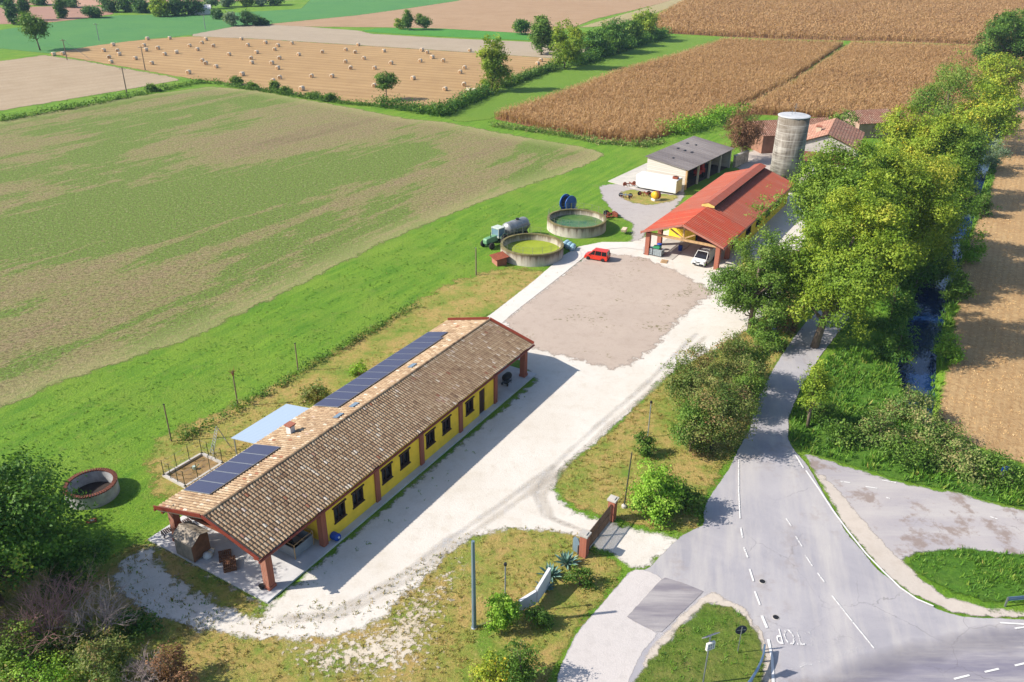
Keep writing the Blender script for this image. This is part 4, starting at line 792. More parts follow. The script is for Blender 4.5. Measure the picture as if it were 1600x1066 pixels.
# ================================================================== vehicles and farm gear
def car(name, label, loc, rz, paint, L=4.1, Wd=1.75, Hh=1.8, van=False):
    t = thing(name, label, 'car', loc, rz)
    w2 = Wd/2; wb = L*.32; wr = .31
    # lower body: side outline with wheel arches, pushed across and pinched at nose and tail
    top = [(L/2, .55), (L/2-.08, .78), (L/2-.85, 1.02), (-L/2+.04, 1.05), (-L/2, .6)]
    def arch(cx): return [(cx+.38*math.cos(a), .30+.38*math.sin(a)) for a in np.linspace(math.pi, 0, 9)]
    prof = [(-L/2, .30)]+arch(-wb)+arch(wb)+[(L/2-.02, .30)]+top
    q = MB(); n = len(prof); V = []
    for y, k in ((-w2, .965), (-w2+.12, 1), (w2-.12, 1), (w2, .965)): V += [(x*k, y, z) for x, z in prof]
    q.add(V, [tuple(range(n)), tuple(range(4*n-1, 3*n-1, -1))]+[(r*n+k, (r+1)*n+k, (r+1)*n+(k+1) % n, r*n+(k+1) % n) for r in range(3) for k in range(n)])
    q.build('body', paint, t)
    # cabin: roof and pillars with glass set in
    xf, xr = L/2-.80, -L/2+.06; rf, rr2 = L/2-1.55, -L/2+.22; z0, z1 = 1.02, Hh-.06; wi, wt = w2-.03, w2-.17
    q = MB(); q.slab((rr2-.03, -wt, Hh), (rf+.05, -wt, Hh), (rf+.05, wt, Hh), (rr2-.03, wt, Hh), .07)
    for x0, x1 in ((xf, rf), (xr, rr2)):
        for s in (1, -1): q.tube((x0, s*wi, z0), (x1, s*wt, z1), .05, n=6)
    for x in ((.15, -.95) if not van else (.35,)):
        for s in (1, -1): q.tube((x, s*wi, z0), (x-.03, s*wt, z1), .05, n=6)
    if van:
        for s in (1, -1): q.quad(*[(x, s*(wi+.012 if z < 1.2 else wt+.03), z) for x, z in ((.35, z0), (xr+.02, z0), (rr2, z1), (.32, z1))][::s])
    q.build('roof', paint, t)
    q = MB(); a = [(xf+.02, -wi+.01, z0-.02), (xf+.02, wi-.01, z0-.02), (xr-.0, wi-.01, z0-.02), (xr, -wi+.01, z0-.02)]; e = [(rf+.02, -wt+.01, z1), (rf+.02, wt-.01, z1), (rr2, wt-.01, z1), (rr2, -wt+.01, z1)]
    q.add(a+e, [(0, 1, 5, 4), (1, 2, 6, 5), (2, 3, 7, 6), (3, 0, 4, 7), (4, 5, 6, 7)]); q.build('window', M['glass'], t)
    for x in (wb, -wb):
        for s in (1, -1):
            q = MB(); q.lathe([(.16, -.1), (wr-.03, -.1), (wr, -.06), (wr, .06), (wr-.03, .1), (.16, .1)], 20, (x, s*(w2-.11), wr), 'Y'); wo = q.build('wheel', M['rubber'], t, True)
            q = MB(); q.lathe([(0, -.075), (.19, -.085), (.19, .085), (0, .075)], 14, (x, s*(w2-.10), wr), 'Y'); q.build('rim', M['chrome'], wo)
    for s in (1, -1):
        q = MB(); q.box((L/2-.10, s*(w2-.28), .80), (.16, .38, .18)); q.build('headlight', M['lampglass'], t, bevel=.03)
        q = MB(); q.box((-L/2+.03, s*(w2-.14), .95), (.1, .16, .5)); q.build('tail_light', M['taillight'], t, bevel=.02)
        q = MB(); q.box((xf-.12, s*(w2+.09), 1.08), (.14, .18, .14)); q.build('mirror', M['black'], t, bevel=.03)
    q = MB(); q.box((L/2-.02, 0, .42), (.14, Wd*.86, .22)); q.build('bumper', M['black'] if van else paint, t, bevel=.05)
    q = MB(); q.box((-L/2+.02, 0, .42), (.12, Wd*.9, .22)); q.build('bumper', M['black'] if not van else paint, t, bevel=.05)
    q = MB(); q.box((L/2-.035, 0, .66), (.04, .7, .16)); q.build('grille', M['black'], t)
    q = MB(); q.box((L/2+.055, 0, .44), (.012, .46, .1)); q.build('number_plate', M['white'], t)
    if van:
        q = MB()
        for s in (1, -1): q.tube((rf-.1, s*(wt-.08), Hh+.07), (rr2+.1, s*(wt-.08), Hh+.07), .03, n=6)
        for x in (rf-.4, (rf+rr2)/2, rr2+.3): q.tube((x, -wt+.05, Hh+.09), (x, wt-.05, Hh+.09), .03, n=6)
        q.build('roof_rack', M['black'], t)
    return t
# the red car shows its left side, nose to the left of the photo
a0 = G(916.8, 406.4); a1 = G(943, 410.8); e = a0-a1; rz = math.atan2(e[1], e[0]); nn = np.array([-e[1], e[0], 0])/np.linalg.norm(e); cc = (a0+a1)/2-nn*.78
car('parked_car', 'orange-red parked car on the rosy gravel near the water tanks', cc, rz, M['red'], 4.0, 1.72, 1.78).scale = (.84, .84, .84)
v0 = G(1088, 416); v1 = G(1104, 395); e = np.array(RB(0, 0))-np.array(RB(1, 0.12)); rz = math.atan2(e[1], e[0])
car('parked_van', 'small white parked van with roof rack, nose out of the red-roofed porch', (*G(1099, 410)[:2], 0), rz+.08, M['white'], 4.3, 1.8, 1.85, True)

# ---- two round slurry tanks
def tank(label, px, r, h, zl, liquid, stain):
    c = G(*px); t = thing('slurry_tank', label, 'tank', (c[0], c[1], 0))
    q = MB(); q.lathe([(r, 0), (r, h), (r-.28, h), (r-.28, 0)], 72, close=True); q.build('tank_wall', stain, t)
    q = MB(); q.lathe([(r+.03, h-.12), (r+.03, h+.06), (r-.31, h+.06), (r-.31, h-.12)], 72, close=True); q.build('rim', M['mossrim'], t)
    q = MB(); q.lathe([(0, zl), (r-.29, zl-.001)], 64); q.build('liquid', liquid, t)
    for k in range(20):
        a = 2*math.pi*k/20; q = MB(); q.tube(((r-.14)*math.cos(a), (r-.14)*math.sin(a), h+.05), ((r-.14)*math.cos(a), (r-.14)*math.sin(a), h+1.05), .022, n=5); q.build('railing_post', M['railing'], t)
    q = MB()
    for z in (.55, 1.0): q.path([((r-.14)*math.cos(2*math.pi*k/40), (r-.14)*math.sin(2*math.pi*k/40), h+z) for k in range(41)], .009, 4)
    q.build('rail_wire', M['railing'], t); return t
M['railing'] = flat('dull_railing', A(150, 150, 140), .6, .3, .1, 3); M['mossrim'] = flat('mossy_rim', A(136, 126, 84), .95, 0, .3, 1.2)
def stained(name, lo):
    b = NB(name); v = b.map(0, (1.6, 1.6, .15)); n = b.noise(1.0, 6, .75, v); sp = b.n('ShaderNodeSeparateXYZ'); b.put(sp.inputs[0], b.co())
    g = b.math('ADD', b.math('MULTIPLY', sp.outputs[2], .42), b.math('MULTIPLY', b.math('SUBTRACT', n, .5), 1.3))
    b.color(b.ramp(g, [(.10, A(216, 208, 194)), (.40, A(188, 178, 162)), (.62, A(128, 114, 98)), (.8, A(104, 92, 78))]), .95); return b.m
def algae(name, c0, c1, rough):
    b = NB(name); n = b.noise(.5, 5, .7); b.color(b.mix(b.ramp(n, [(.35, 0), (.65, 1)]), c0, c1), rough, spec=.4); return b.m
TS = stained('stained_tank_wall', 0)
tank('round stained concrete tank holding yellow-green algae, the nearer of the pair', (831, 399), 4.35, 1.65, .75, algae('algae_scum', A(140, 158, 34), A(164, 178, 50), .7), TS)
tank('round stained concrete tank holding dark green water, behind the algae tank', (900.5, 357), 4.45, 1.6, .8, algae('green_water', A(58, 104, 62), A(104, 136, 70), .25), TS)
# ---- tractor with slurry tanker
p = G(772, 384); ta_ = R(48)
tc = thing('tractor', 'old pale green tractor with white cab coupled to the slurry tanker', 'tractor', (p[0], p[1], 0), ta_+math.pi)
GRN = flat('faded_tractor_green', A(120, 170, 130), .5, 0, .12, 2)
q = MB(); q.ext([(-.5, .75), (1.9, .75), (1.95, 1.3), (1.8, 1.5), (-.5, 1.6)], -.36, .36); q.build('bonnet', GRN, tc, bevel=.06)
q = MB(); q.span(-1.5, 1.7, -.25, .25, .5, .85); q.build('chassis', flat('dark_green_metal', A(52, 84, 60), .6), tc)
q = MB(); q.slab((-1.5, -.72, 2.62), (-.15, -.72, 2.62), (-.15, .72, 2.62), (-1.5, .72, 2.62), .12)
for x in (-1.45, -.2):
    for y in (-.68, .68): q.tube((x, y, 1.3), (x, y, 2.55), .05, n=6)
q.span(-1.5, -.15, -.72, .72, 1.2, 1.45); q.build('cab', flat('cab_white', A(214, 224, 214), .5), tc)
q = MB(); q.span(-1.42, -.22, -.66, .66, 1.46, 2.5); q.build('cab_window', flat('cab_glass', A(120, 150, 170), .1, 0, .05, 2, .5), tc)
for s in (1, -1):
    q = MB(); q.lathe([(.4, -.2), (.78, -.2), (.82, -.1), (.82, .1), (.78, .2), (.4, .2)], 26, (-1.15, s*.92, .82), 'Y'); o = q.build('rear_wheel', M['rubber'], tc); q = MB(); q.lathe([(0, -.08), (.42, -.15), (.42, .15), (0, .08)], 18, (-1.15, s*.92, .82), 'Y'); q.build('rim', M['cream'], o)
    q = MB(); q.lathe([(.22, -.13), (.47, -.13), (.5, -.06), (.5, .06), (.47, .13), (.22, .13)], 22, (1.35, s*.85, .5), 'Y'); o = q.build('front_wheel', M['rubber'], tc); q = MB(); q.lathe([(0, -.06), (.24, -.1), (.24, .1), (0, .06)], 16, (1.35, s*.85, .5), 'Y'); q.build('rim', M['rust'], o)
    q = MB(); q.path([(-1.15+.92*math.cos(a), s*.92, .82+.92*math.sin(a)) for a in np.linspace(.4, 2.7, 8)], .05, 6); q.build('mudguard', GRN, tc)
q = MB(); q.tube((.9, .2, 1.5), (.9, .2, 2.3), .05, n=8); q.build('exhaust', M['black'], tc)
p2 = p+np.array([math.cos(ta_), math.sin(ta_), 0])*4.6
sk_ = thing('slurry_tanker', 'grey galvanised cylindrical slurry tanker on wheels behind the green tractor', 'tanker', (p2[0], p2[1], 0), ta_)
q = MB(); q.lathe([(0, -2.35), (.6, -2.25), (.95, -2.0), (.98, -1.9), (.98, 1.9), (.95, 2.0), (.6, 2.25), (0, 2.35)], 36, (0, 0, 1.75), 'X'); q.build('barrel', flat('dull_galvanised', A(176, 178, 178), .45, .55, .2, .8), sk_, True)
q = MB(); [q.lathe([(1.0, x-.04), (1.02, x), (1.0, x+.04)], 36, (0, 0, 1.75), 'X') for x in (-1.6, -.5, .6, 1.7)]; q.build('band', M['steel'], sk_)
q = MB(); q.span(-3.2, 2.2, -.35, .35, .62, .82); q.build('frame', M['steel'], sk_)
for x in (.1, 1.1):
    for s in (1, -1): q = MB(); q.lathe([(.2, -.18), (.48, -.18), (.52, 0), (.48, .18), (.2, .18)], 22, (x, s*.95, .52), 'Y'); q.build('wheel', M['rubber'], sk_)
q = MB(); q.tube((-2.3, .3, 1.3), (-2.5, .35, 2.2), .08, n=8); q.lathe([(.22, 0), (.26, .2), (0, .22)], 14, (.3, 0, 2.72)); q.build('filler_pipe', M['black'], sk_)
q = MB(); [q.tube((x, -1.1, .6), (x, -1.1, 1.9), .05, n=6) for x in (-.9, .5, 1.9)]; q.tube((-1, -1.1, 1.9), (2, -1.1, 1.9), .05, n=6); q.build('side_rack', M['steel'], sk_)
# ---- blue hose reel
p = G(887, 331); hr = thing('hose_reel', 'big blue irrigation hose reel standing on its cart behind the tanks', 'hose reel', (p[0], p[1], 0), R(42)); hr.scale = (.82, .82, .82)
HB = flat('bright_blue_paint', A(40, 104, 196), .45, 0, .12, 1.5)
for y in (-.75, .75):
    q = MB(); q.lathe([(0, -.03), (1.5, -.03), (1.52, 0), (1.5, .03), (0, .03)], 40, (0, y, 1.85), 'Y'); q.lathe([(1.46, -.06), (1.54, -.06), (1.54, .06), (1.46, .06)], 40, (0, y, 1.85), 'Y', close=True); q.build('drum_disc', HB, hr)
q = MB(); [q.lathe([(1.0+.0, -.65+k*.16), (1.14, -.57+k*.16), (1.0, -.49+k*.16)], 32, (0, 0, 1.85), 'Y') for k in range(8)]; q.build('hose', flat('black_hose', A(44, 46, 56), .6), hr)
q = MB(); q.span(-1.4, 1.9, -.8, .8, .35, .5); q.span(-.15, .15, -.95, -.8, .4, 1.95); q.span(-.15, .15, .8, .95, .4, 1.95); q.build('cart_frame', M['steel'], hr)
q = MB(); q.tube((1.9, 0, .45), (3.0, 0, .4), .06, n=6); q.tube((1.7, -.5, .5), (1.7, -.5, 1.6), .05, n=6); q.tube((1.7, .5, .5), (1.7, .5, 1.6), .05, n=6); q.tube((1.7, -.9, 1.6), (1.7, .9, 1.6), .05, n=6); q.build('drawbar', M['chrome'], hr)
for s in (1, -1): q = MB(); q.lathe([(.14, -.1), (.34, -.1), (.36, 0), (.34, .1), (.14, .1)], 18, (-.6, s*1.0, .36), 'Y'); q.build('wheel', M['rubber'], hr)
# ---- small hut and drums by the tanks
p = G(780, 412); ht = thing('pump_hut', 'tiny pump hut with rust-red sloping roof against the algae tank', 'hut', (p[0], p[1], 0), R(25))
q = MB(); q.span(-.7, .7, -.9, .9, 0, .95); q.build('wall', M['brick'], ht); q = MB(); q.slab((-1.0, -1.15, 1.0), (1.0, -1.15, 1.25), (1.0, 1.15, 1.25), (-1.0, 1.15, 1.0), .07); q.build('roof', M['rust'], ht)
for k, (px, lab) in enumerate(((( 884, 385), 'pale blue plastic drum lying between the two round tanks, leftmost of three'), ((889, 388), 'pale blue plastic drum lying between the two round tanks, middle of three'), ((894.5, 391), 'pale blue plastic drum lying beside the path, rightmost of three'))):
    p = G(*px); t = thing('plastic_drum', lab, 'drum', (p[0], p[1], 0), R(60+8*k), 'pale blue drums between the tanks')
    q = MB(); q.lathe([(0, -.7), (.38, -.66), (.42, -.5), (.38, -.2), (.42, 0), (.38, .2), (.42, .5), (.38, .66), (0, .7)], 18, (0, 0, .42), 'X'); q.build('shell', flat('pale_blue_plastic', A(168, 206, 220), .4), t, True); q = MB(); q.lathe([(.1, -.74), (.1, -.66)], 10, (0, 0, .5), 'X'); q.build('cap', M['white'], t)
p = G(975, 365); cw_ = thing('cart', 'tiny pale handcart by the bend of the concrete path', 'cart', (p[0], p[1], 0), R(70))
q = MB(); q.ext([(-.5, .35), (.5, .35), (.65, .8), (-.65, .8)], -.35, .35); q.build('tub', M['cream'], cw_, bevel=.03); q = MB(); q.lathe([(.1, -.06), (.2, 0), (.1, .06)], 14, (.45, 0, .2), 'Y'); q.build('wheel', M['rubber'], cw_); q = MB(); q.tube((-.4, .3, .5), (-1.1, .3, .7), .03, n=5); q.tube((-.4, -.3, .5), (-1.1, -.3, .7), .03, n=5); q.build('handle', M['rust'], cw_)
# ---- old implements on the grass island
def implement(label, px, rz, s, mat, kind):
    p = G(*px); t = thing('farm_implement', label, 'implement', (p[0], p[1], 0), rz)
    q = MB(); q.span(-1.3*s, 1.3*s, -.06, .06, .55, .7); q.span(-.06, .06, -.9*s, .9*s, .56, .69); q.build('frame', mat, t)
    q = MB()
    for k in range(5): x = (-1.1+k*.55)*s; q.path([(x, .05, .6), (x+.1, -.15, .3), (x+.25, -.1, .02)], [.05, .05, .03], 6)
    q.build('tine', M['rust'], t)
    for x in (-1.0*s, 1.0*s): q = MB(); q.lathe([(.18, -.07), (.36, -.07), (.38, 0), (.36, .07), (.18, .07)], 18, (x, .75*s, .38), 'Y'); q.build('wheel', M['rubber'] if kind else mat, t)
    q = MB(); q.tube((0, -.9*s, .6), (0, -1.9*s, .9), .06, n=6); q.build('drawbar', mat, t)
implement('rust-red plough at the left end of the white box trailer', (986, 292), R(20), .9, M['rust'], 0)
implement('grey-blue harrow at the left tip of the grass island', (977, 310), R(-10), .8, M['greypaint'], 1)
implement('rust-red harrow in the middle of the grass island', (1008, 307), R(10), .8, M['rust'], 1)
p = G(1024.5, 313.5); hp = thing('mixer_drum', 'yellow and rust drum mixer on a white base beside the box trailer', 'mixer', (p[0], p[1], 0), R(30)); hp.scale = (.75, .75, .75)
q = MB(); q.span(-.85, .85, -.6, .6, 0, .55); q.build('base', M['white'], hp, bevel=.04)
q = MB(); q.lathe([(0, -.8), (.8, -.75), (.9, -.4), (.9, .0)], 22, (0, 0, 1.25), 'X'); q.build('drum_half', flat('deep_yellow_paint', A(236, 186, 40), .5), hp, True); q = MB(); q.lathe([(.9, .01), (.9, .4), (.8, .75), (0, .8)], 22, (0, 0, 1.25), 'X'); q.build('drum_back', M['rust'], hp, True)
implement('rusty machine parts in the weeds right of the green water tank', (946, 343), R(50), .8, M['rust'], 1)
p = G(958, 338); scp = thing('scrap_pile', 'small heap of dark rusty scrap in weeds by the green water tank', 'scrap', (p[0], p[1], 0))
q = MB(); [q.box((random.uniform(-1, 1), random.uniform(-.8, .8), .25+random.random()*.3), (random.uniform(.3, .9), .25, random.uniform(.2, .6)), random.random()*3) for _ in range(9)]; q.build('metal', M['rust'], scp); q = MB(); q.lathe([(.2, -.1), (.45, -.1), (.5, 0), (.45, .1), (.2, .1)], 18, (-1.1, 0, .5), 'Y'); q.build('tyre', M['rubber'], scp)

# ---- round brick-rimmed trough
p = G(146, 773); tg = thing('round_basin', 'round whitewashed basin with red brick rim on the green meadow', 'basin', (p[0], p[1], 0))
WS = flat('whitewashed_render', A(196, 196, 198), .95, 0, .3, 1.2)
q = MB(); q.lathe([(1.98, 0), (1.98, 1.1), (1.72, 1.1), (1.72, .02)], 56); q.build('basin_wall', WS, tg); q = MB(); q.lathe([(0, .03), (1.75, .031)], 40); q.build('floor', flat('dark_basin_floor', A(66, 54, 48), .8, 0, .3, 1), tg)  # basin floor in a mottled dark brown
q = MB()
for k in range(60): a = 2*math.pi*k/60; q.box((1.85*math.cos(a), 1.85*math.sin(a), 1.165), (.34, .135, .11), a, tint=random.random())
q.build('brick_rim', flat('red_rim_brick', A(126, 74, 58), .9, 0, .3, 6), tg)
# ---- garden pen with fence, ladder
pc = [G(232+25, 745), G(316, 711), G(348, 726), G(290, 763)]
pn = thing('garden_pen', 'small kerbed garden pen with thin green posts and wire', 'pen', pc[0])
q = MB(); P = [c-pc[0] for c in pc]
for i in range(4):
    a, c = P[i], P[(i+1) % 4]; e = c-a; l = np.linalg.norm(e); q.box((a+c)/2+np.array([0, 0, .12]), (l+.2, .22, .24), math.atan2(e[1], e[0]))
q.build('kerb', M['concrete'], pn)
for i in range(4):
    a, c = P[i], P[(i+1) % 4]
    for k in range(3):
        pp = a+(c-a)*k/3; q = MB(); q.tube(pp, pp+np.array([0, 0, 1.7]), .03, n=6); q.build('post', flat('dark_green_post', A(56, 70, 50), .6) if not k and not i else bpy.data.materials['dark_green_post'], pn)
q = MB()
for i in range(4):
    for z in (.5, 1.0, 1.55): q.tube(P[i]+np.array([0, 0, z]), P[(i+1) % 4]+np.array([0, 0, z]), .008, n=4)
q.build('wire', M['steel'], pn)
q = MB(); q.add([tuple(c-(c-sum(P)/4)*.06+np.array([0, 0, .05])) for c in P], [(0, 1, 2, 3)] if False else [(3, 2, 1, 0)]); q.build('soil', flat('bare_garden_soil', A(168, 138, 94), .95, 0, .25, 1), pn)
p = (G(304, 734)); tu = thing('watering_can', 'white and green watering can lying inside the garden pen', 'watering can', (p[0], p[1], .06), .6)
q = MB(); q.lathe([(.14, 0), (.15, .3), (0, .3)], 14); q.build('body', flat('white_green_plastic', A(200, 224, 214), .4), tu); q = MB(); q.tube((.12, 0, .1), (.45, 0, .35), .03, n=6); q.path([(-.12, 0, .3), (-.3, 0, .25), (-.13, 0, .05)], .02, 5); q.build('spout', flat('green_plastic', A(60, 130, 90), .4), tu)
p = G(346, 706); ld = thing('step_ladder', 'tall aluminium A-frame ladder standing beside the garden pen', 'ladder', (p[0], p[1], 0), R(40))
def rails(x0, x1, h):
    q = MB()
    for y in (-.25, .25): q.tube((x0, y*1.3, 0), (x1, y*.8, h), .035, n=6)
    for k in range(1, 10): f = k/10; q.tube((x0+(x1-x0)*f, -.33+.13*f, h*f), (x0+(x1-x0)*f, .33-.13*f, h*f), .025, n=5)
    return q
rails(-.9, -.03, 2.5).build('climbing_side', M['chrome'], ld); q = MB(); [q.tube((.9, y*1.3, 0), (.03, y*.8, 2.5), .03, n=6) for y in (-.25, .25)]; q.tube((.5, -.28, 1.1), (.5, .28, 1.1), .02, n=5); q.tube((-.45, .26, 1.25), (.5, .26, 1.1), .015, n=5); q.build('support_side', M['chrome'], ld)
for (px, py, rz, lab) in ((435, 764, .6, None),):
    pass
p = G(435-292, 815); fl = thing('stone_slab', 'small reddish stone slab lying flat in the meadow by the basin', 'slab', (p[0], p[1], 0), .5)
q = MB(); q.box((0, 0, .05), (.75, .5, .1)); q.build('stone', M['rust'], fl, bevel=.03); q = MB(); q.box((.05, 0, .11), (.3, .2, .02)); q.build('mortar', M['concrete'], fl)

# ---- poles
WPM = flat('weathered_pole_wood', A(150, 132, 112), .9, 0, .25, 3)
def pole(name, label, cat, base, top, r0, r1, mat, group=None, extra=None, lean=(0, 0), h=None):
    p = G(*base); h = h or hgt(base, top); t = thing(name, label, cat, (p[0], p[1], 0), 0, group)
    q = MB(); q.tube((0, 0, 0), (lean[0], lean[1], h), r0, r1, 10); q.build('shaft', mat, t)
    if extra: extra(t, h)
    return t
def cap(t, h, mat=None): q = MB(); q.lathe([(.09, h), (.1, h+.04), (0, h+.07)], 10); q.build('pole_cap', mat or M['black'], t)
def vine(t, h): pass
GP = 'vineyard-style posts along the dry strip'
pole('wooden_post', 'plain wooden post beside the garden pen, nearest of the post row', 'post', (268, 690), 632, .07, .055, WPM, GP, lambda t, h: cap(t, h))
vp = pole('wooden_post', 'wooden post with a tuft of reddish dead vine on top', 'post', (372, 635), 580, .07, .055, WPM, GP)
q = MB(); [q.path([(0, 0, 3.2), (random.uniform(-.1, .1), random.uniform(-.1, .1), 3.6), (random.gauss(0, .22), random.gauss(0, .22), random.uniform(3.4, 4.2))], [.03, .02, .01], 4) for _ in range(26)]; q.build('vine_tuft', M['rust'], vp)
pole('wooden_post', 'plain wooden post standing midway along the green strip edge', 'post', (466, 580), 537, .07, .055, WPM, GP, lambda t, h: cap(t, h))
pole('wooden_post', 'plain grey post just left of the algae tank', 'post', (744, 430), 388, .09, .07, WPM, GP, lambda t, h: cap(t, h, M['steel']))
UP = 'utility poles along the far fields'
def arm(t, h):
    q = MB(); q.span(-.9, .9, -.05, .05, h-.5, h-.38); ar = q.build('crossarm', WPM, t); q = MB(); [q.lathe([(.05, h-.38), (.07, h-.28), (0, h-.2)], 8, (x, 0, 0)) for x in (-.8, 0, .8)]; q.build('insulator', M['white'], ar)
pole('utility_pole', 'dark utility pole between the left stubble field and the green field corner', 'pole', (199, 150), 105, .17, .11, WPM, UP, arm)
pole('utility_pole', 'dark utility pole at the near edge of the bale field', 'pole', (227, 110), 72, .17, .11, WPM, UP, arm)
def brace(t, h): arm(t, h); q = MB(); q.tube((0, 0, h-.4), (6, 2.5, .1), .05, n=6); q.build('stay', M['steel'], t)
pole('utility_pole', 'utility pole with a long slanting stay at the left corner of the bale field', 'pole', (105, 94), 61, .17, .11, WPM, UP, brace)
pole('utility_pole', 'thin pale utility pole far off in the green field', 'pole', (155, 64), 36, .15, .1, M['steel'], UP, arm)
pole('utility_pole', 'thin pale utility pole far off beside the three grey-green bushes', 'pole', (321, 46), 22, .15, .1, M['steel'], UP, arm)
BGP = flat('blue_grey_pole_paint', A(128, 150, 166), .5, .2, .12, .8)
def polefoot(t, h): q = MB(); q.lathe([(.22, 0), (.22, .05), (.16, .08)], 14); q.build('base_plate', M['steel'], t); q = MB(); q.tube((.1, 0, .1), (1.6, .9, .05), .015, n=5); q.build('ground_cable', M['steel'], t)
pole('tall_pole', 'tall thick blue-grey tapered pole on the dry grass left of the round bush', 'pole', (741, 981), 846, .16, .11, BGP, None, polefoot)
def lamp_head(t, h): q = MB(); q.lathe([(0, h), (.11, h+.02), (.12, h+.1), (.1, h+.2), (0, h+.24)], 14); q.build('lamp_head', M['black'], t)
LGP = 'short garden lamp posts'
pole('lamp_post', 'short thin lamp post with dark head rising behind the round bush', 'lamp', (789, 960), 884, .045, .04, M['greypaint'], LGP, lamp_head)
pole('lamp_post', 'short thin lamp post on the verge below the mixed hedge', 'lamp', (1012, 683), 630, .045, .04, M['greypaint'], LGP, lamp_head)
def pstone(t, h): q = MB(); q.lathe([(.2, 0), (.22, .2), (.12, .3), (0, .32)], 10); q.build('foot_stone', M['concrete'], t)
pole('dark_pole', 'slim dark leaning pole behind the right gate pillar', 'pole', (975, 793), 708, .055, .045, flat('dark_green_grey', A(66, 72, 66), .7), None, pstone, lean=(.25, .1))
# ---- gate
pa, pb_ = G(912, 868), G(955.5, 812); e = pb_-pa; ga = math.atan2(e[1], e[0]); gl = np.linalg.norm(e)
gt = thing('entrance_gate', 'closed dark rusty metal gate between two brick pillars', 'gate', pa, ga)
for x, h in ((0, 1.95), (gl, 1.95)):
    q = MB(); q.span(x-.27, x+.27, -.27, .27, 0, h); pi_ = q.build('pillar', M['brick'], gt); q = MB(); q.span(x-.36, x+.36, -.36, .36, h, h+.13); q.span(x-.2, x+.2, -.2, .2, h+.13, h+.2); q.build('coping', M['concrete'], pi_)
GM = flat('dark_gate_paint', A(92, 74, 62), .6, .1, .2, 4)
q = MB()
for z in (.12, .9, 1.62): q.span(.32, gl-.32, -.03, .03, z, z+.07)
for x in (.32, gl/2-.04, gl/2+.03, gl-.38): q.span(x, x+.06, -.035, .035, .1, 1.72)
g_ = q.build('gate_leaf', GM, gt)
q = MB(); [q.tube((.42+k*.085, 0, .18), (.42+k*.085, 0, 1.66), .022, n=5) for k in range(int((gl-.8)/.085))]; q.build('bars', GM, g_)
q = MB(); q.span(.3, gl-.3, -.07, .07, .0, .06); q.build('rail', M['steel'], gt)
bx = thing('letter_panel', 'small blue-grey panel beside the left brick gate pillar', 'panel', pa+np.array([-.55, .35, 0]), ga+1.2)
q = MB(); q.ext([(-.35, 0), (.35, 0), (.35, 1.1), (.2, 1.35), (-.2, 1.35), (-.35, 1.1)], -.04, .04); q.build('board', BGP, bx); q = MB(); q.span(-.3, -.24, .05, .12, 0, .9); q.build('strut', M['steel'], bx)
# ---- white V sign board
p = G(838, 948); sb = thing('sign_board', 'white two-panel board folded in a V on the dry grass', 'board', (p[0], p[1], 0), R(52))
BRD = flat('white_board', A(226, 228, 234), .5, 0, .06, 1)
def vpanel(x0, y0, x1, y1, h0, h1):
    q = MB(); d = Vector((x1-x0, y1-y0, 0)).normalized(); nrm = Vector((-d.y, d.x, 0))*.2
    a = [Vector((x0, y0, .25)), Vector((x1, y1, .25)), Vector((x1, y1, h1)), Vector((x0, y0, h0))]
    q.add(a+[v+nrm for v in a], [(0, 1, 2, 3), (7, 6, 5, 4), (0, 4, 5, 1), (1, 5, 6, 2), (2, 6, 7, 3), (3, 7, 4, 0)]); return q
vpanel(.12, 0, 2.1, .35, 1.45, 1.75).build('panel', BRD, sb); vpanel(-1.3, .45, -.04, 0, 1.15, 1.4).build('panel', BRD, sb)
for x, y in ((1.8, .25), (.3, -.02), (-1.1, .35)): q = MB(); q.tube((x, y+.04, 0), (x, y+.04, .3), .04, n=6); q.build('leg', M['steel'], sb)
# ---- signs on the triangle island
p = G(1098, 1070); sg = thing('solar_sign', 'post with tilted little solar panel above a white box on the grass triangle', 'sign', (p[0], p[1], 0), R(25))
h = hgt((1098, 1070), 993)
q = MB(); q.tube((0, 0, 0), (0, 0, h), .05, .05, 10); q.build('post', M['steel'], sg)
q = MB(); tl_ = Matrix.Rotation(R(-48), 3, 'X'); q.box((0, -.0, h+.02), (1.0, .52, .04), M=tl_); sp_ = q.build('solar_panel', M['chrome'], sg); q = MB(); q.box(tuple(Vector((0, 0, h+.02))+tl_ @ Vector((0, 0, .026))), (.92, .44, .008), M=tl_); q.build('cells', M['panel'], sp_)
q = MB(); q.box((0, -.12, h-.72), (.58, .16, .56)); q.build('sign_box', M['white'], sg, bevel=.02)
q = MB(); [q.box((x, -.206, h-.72+z), (.07, .01, .16)) for z in (.12, -.1) for x in (-.16, 0, .16)]; q.build('display_marks', M['greypaint'], sg)
p = G(1152, 1022); rs = thing('round_sign', 'round road sign on a thin post, dark back towards us', 'sign', (p[0], p[1], 0), R(-90+12))
h = 2.35; q = MB(); q.tube((0, 0, 0), (0, 0, h), .032, n=10); q.build('post', M['steel'], rs)
q = MB(); q.lathe([(0, .04), (.36, .04), (.38, .055), (.36, .07), (0, .07)], 32, (0, 0, h-.30), 'Y'); q.build('disc', flat('dark_sign_back', A(44, 50, 72), .5), rs)
q = MB(); q.span(-.3, .3, .032, .05, h-.32, h-.27); q.build('bracket', M['steel'], rs)
rs.rotation_euler = (0, 0, R(8))
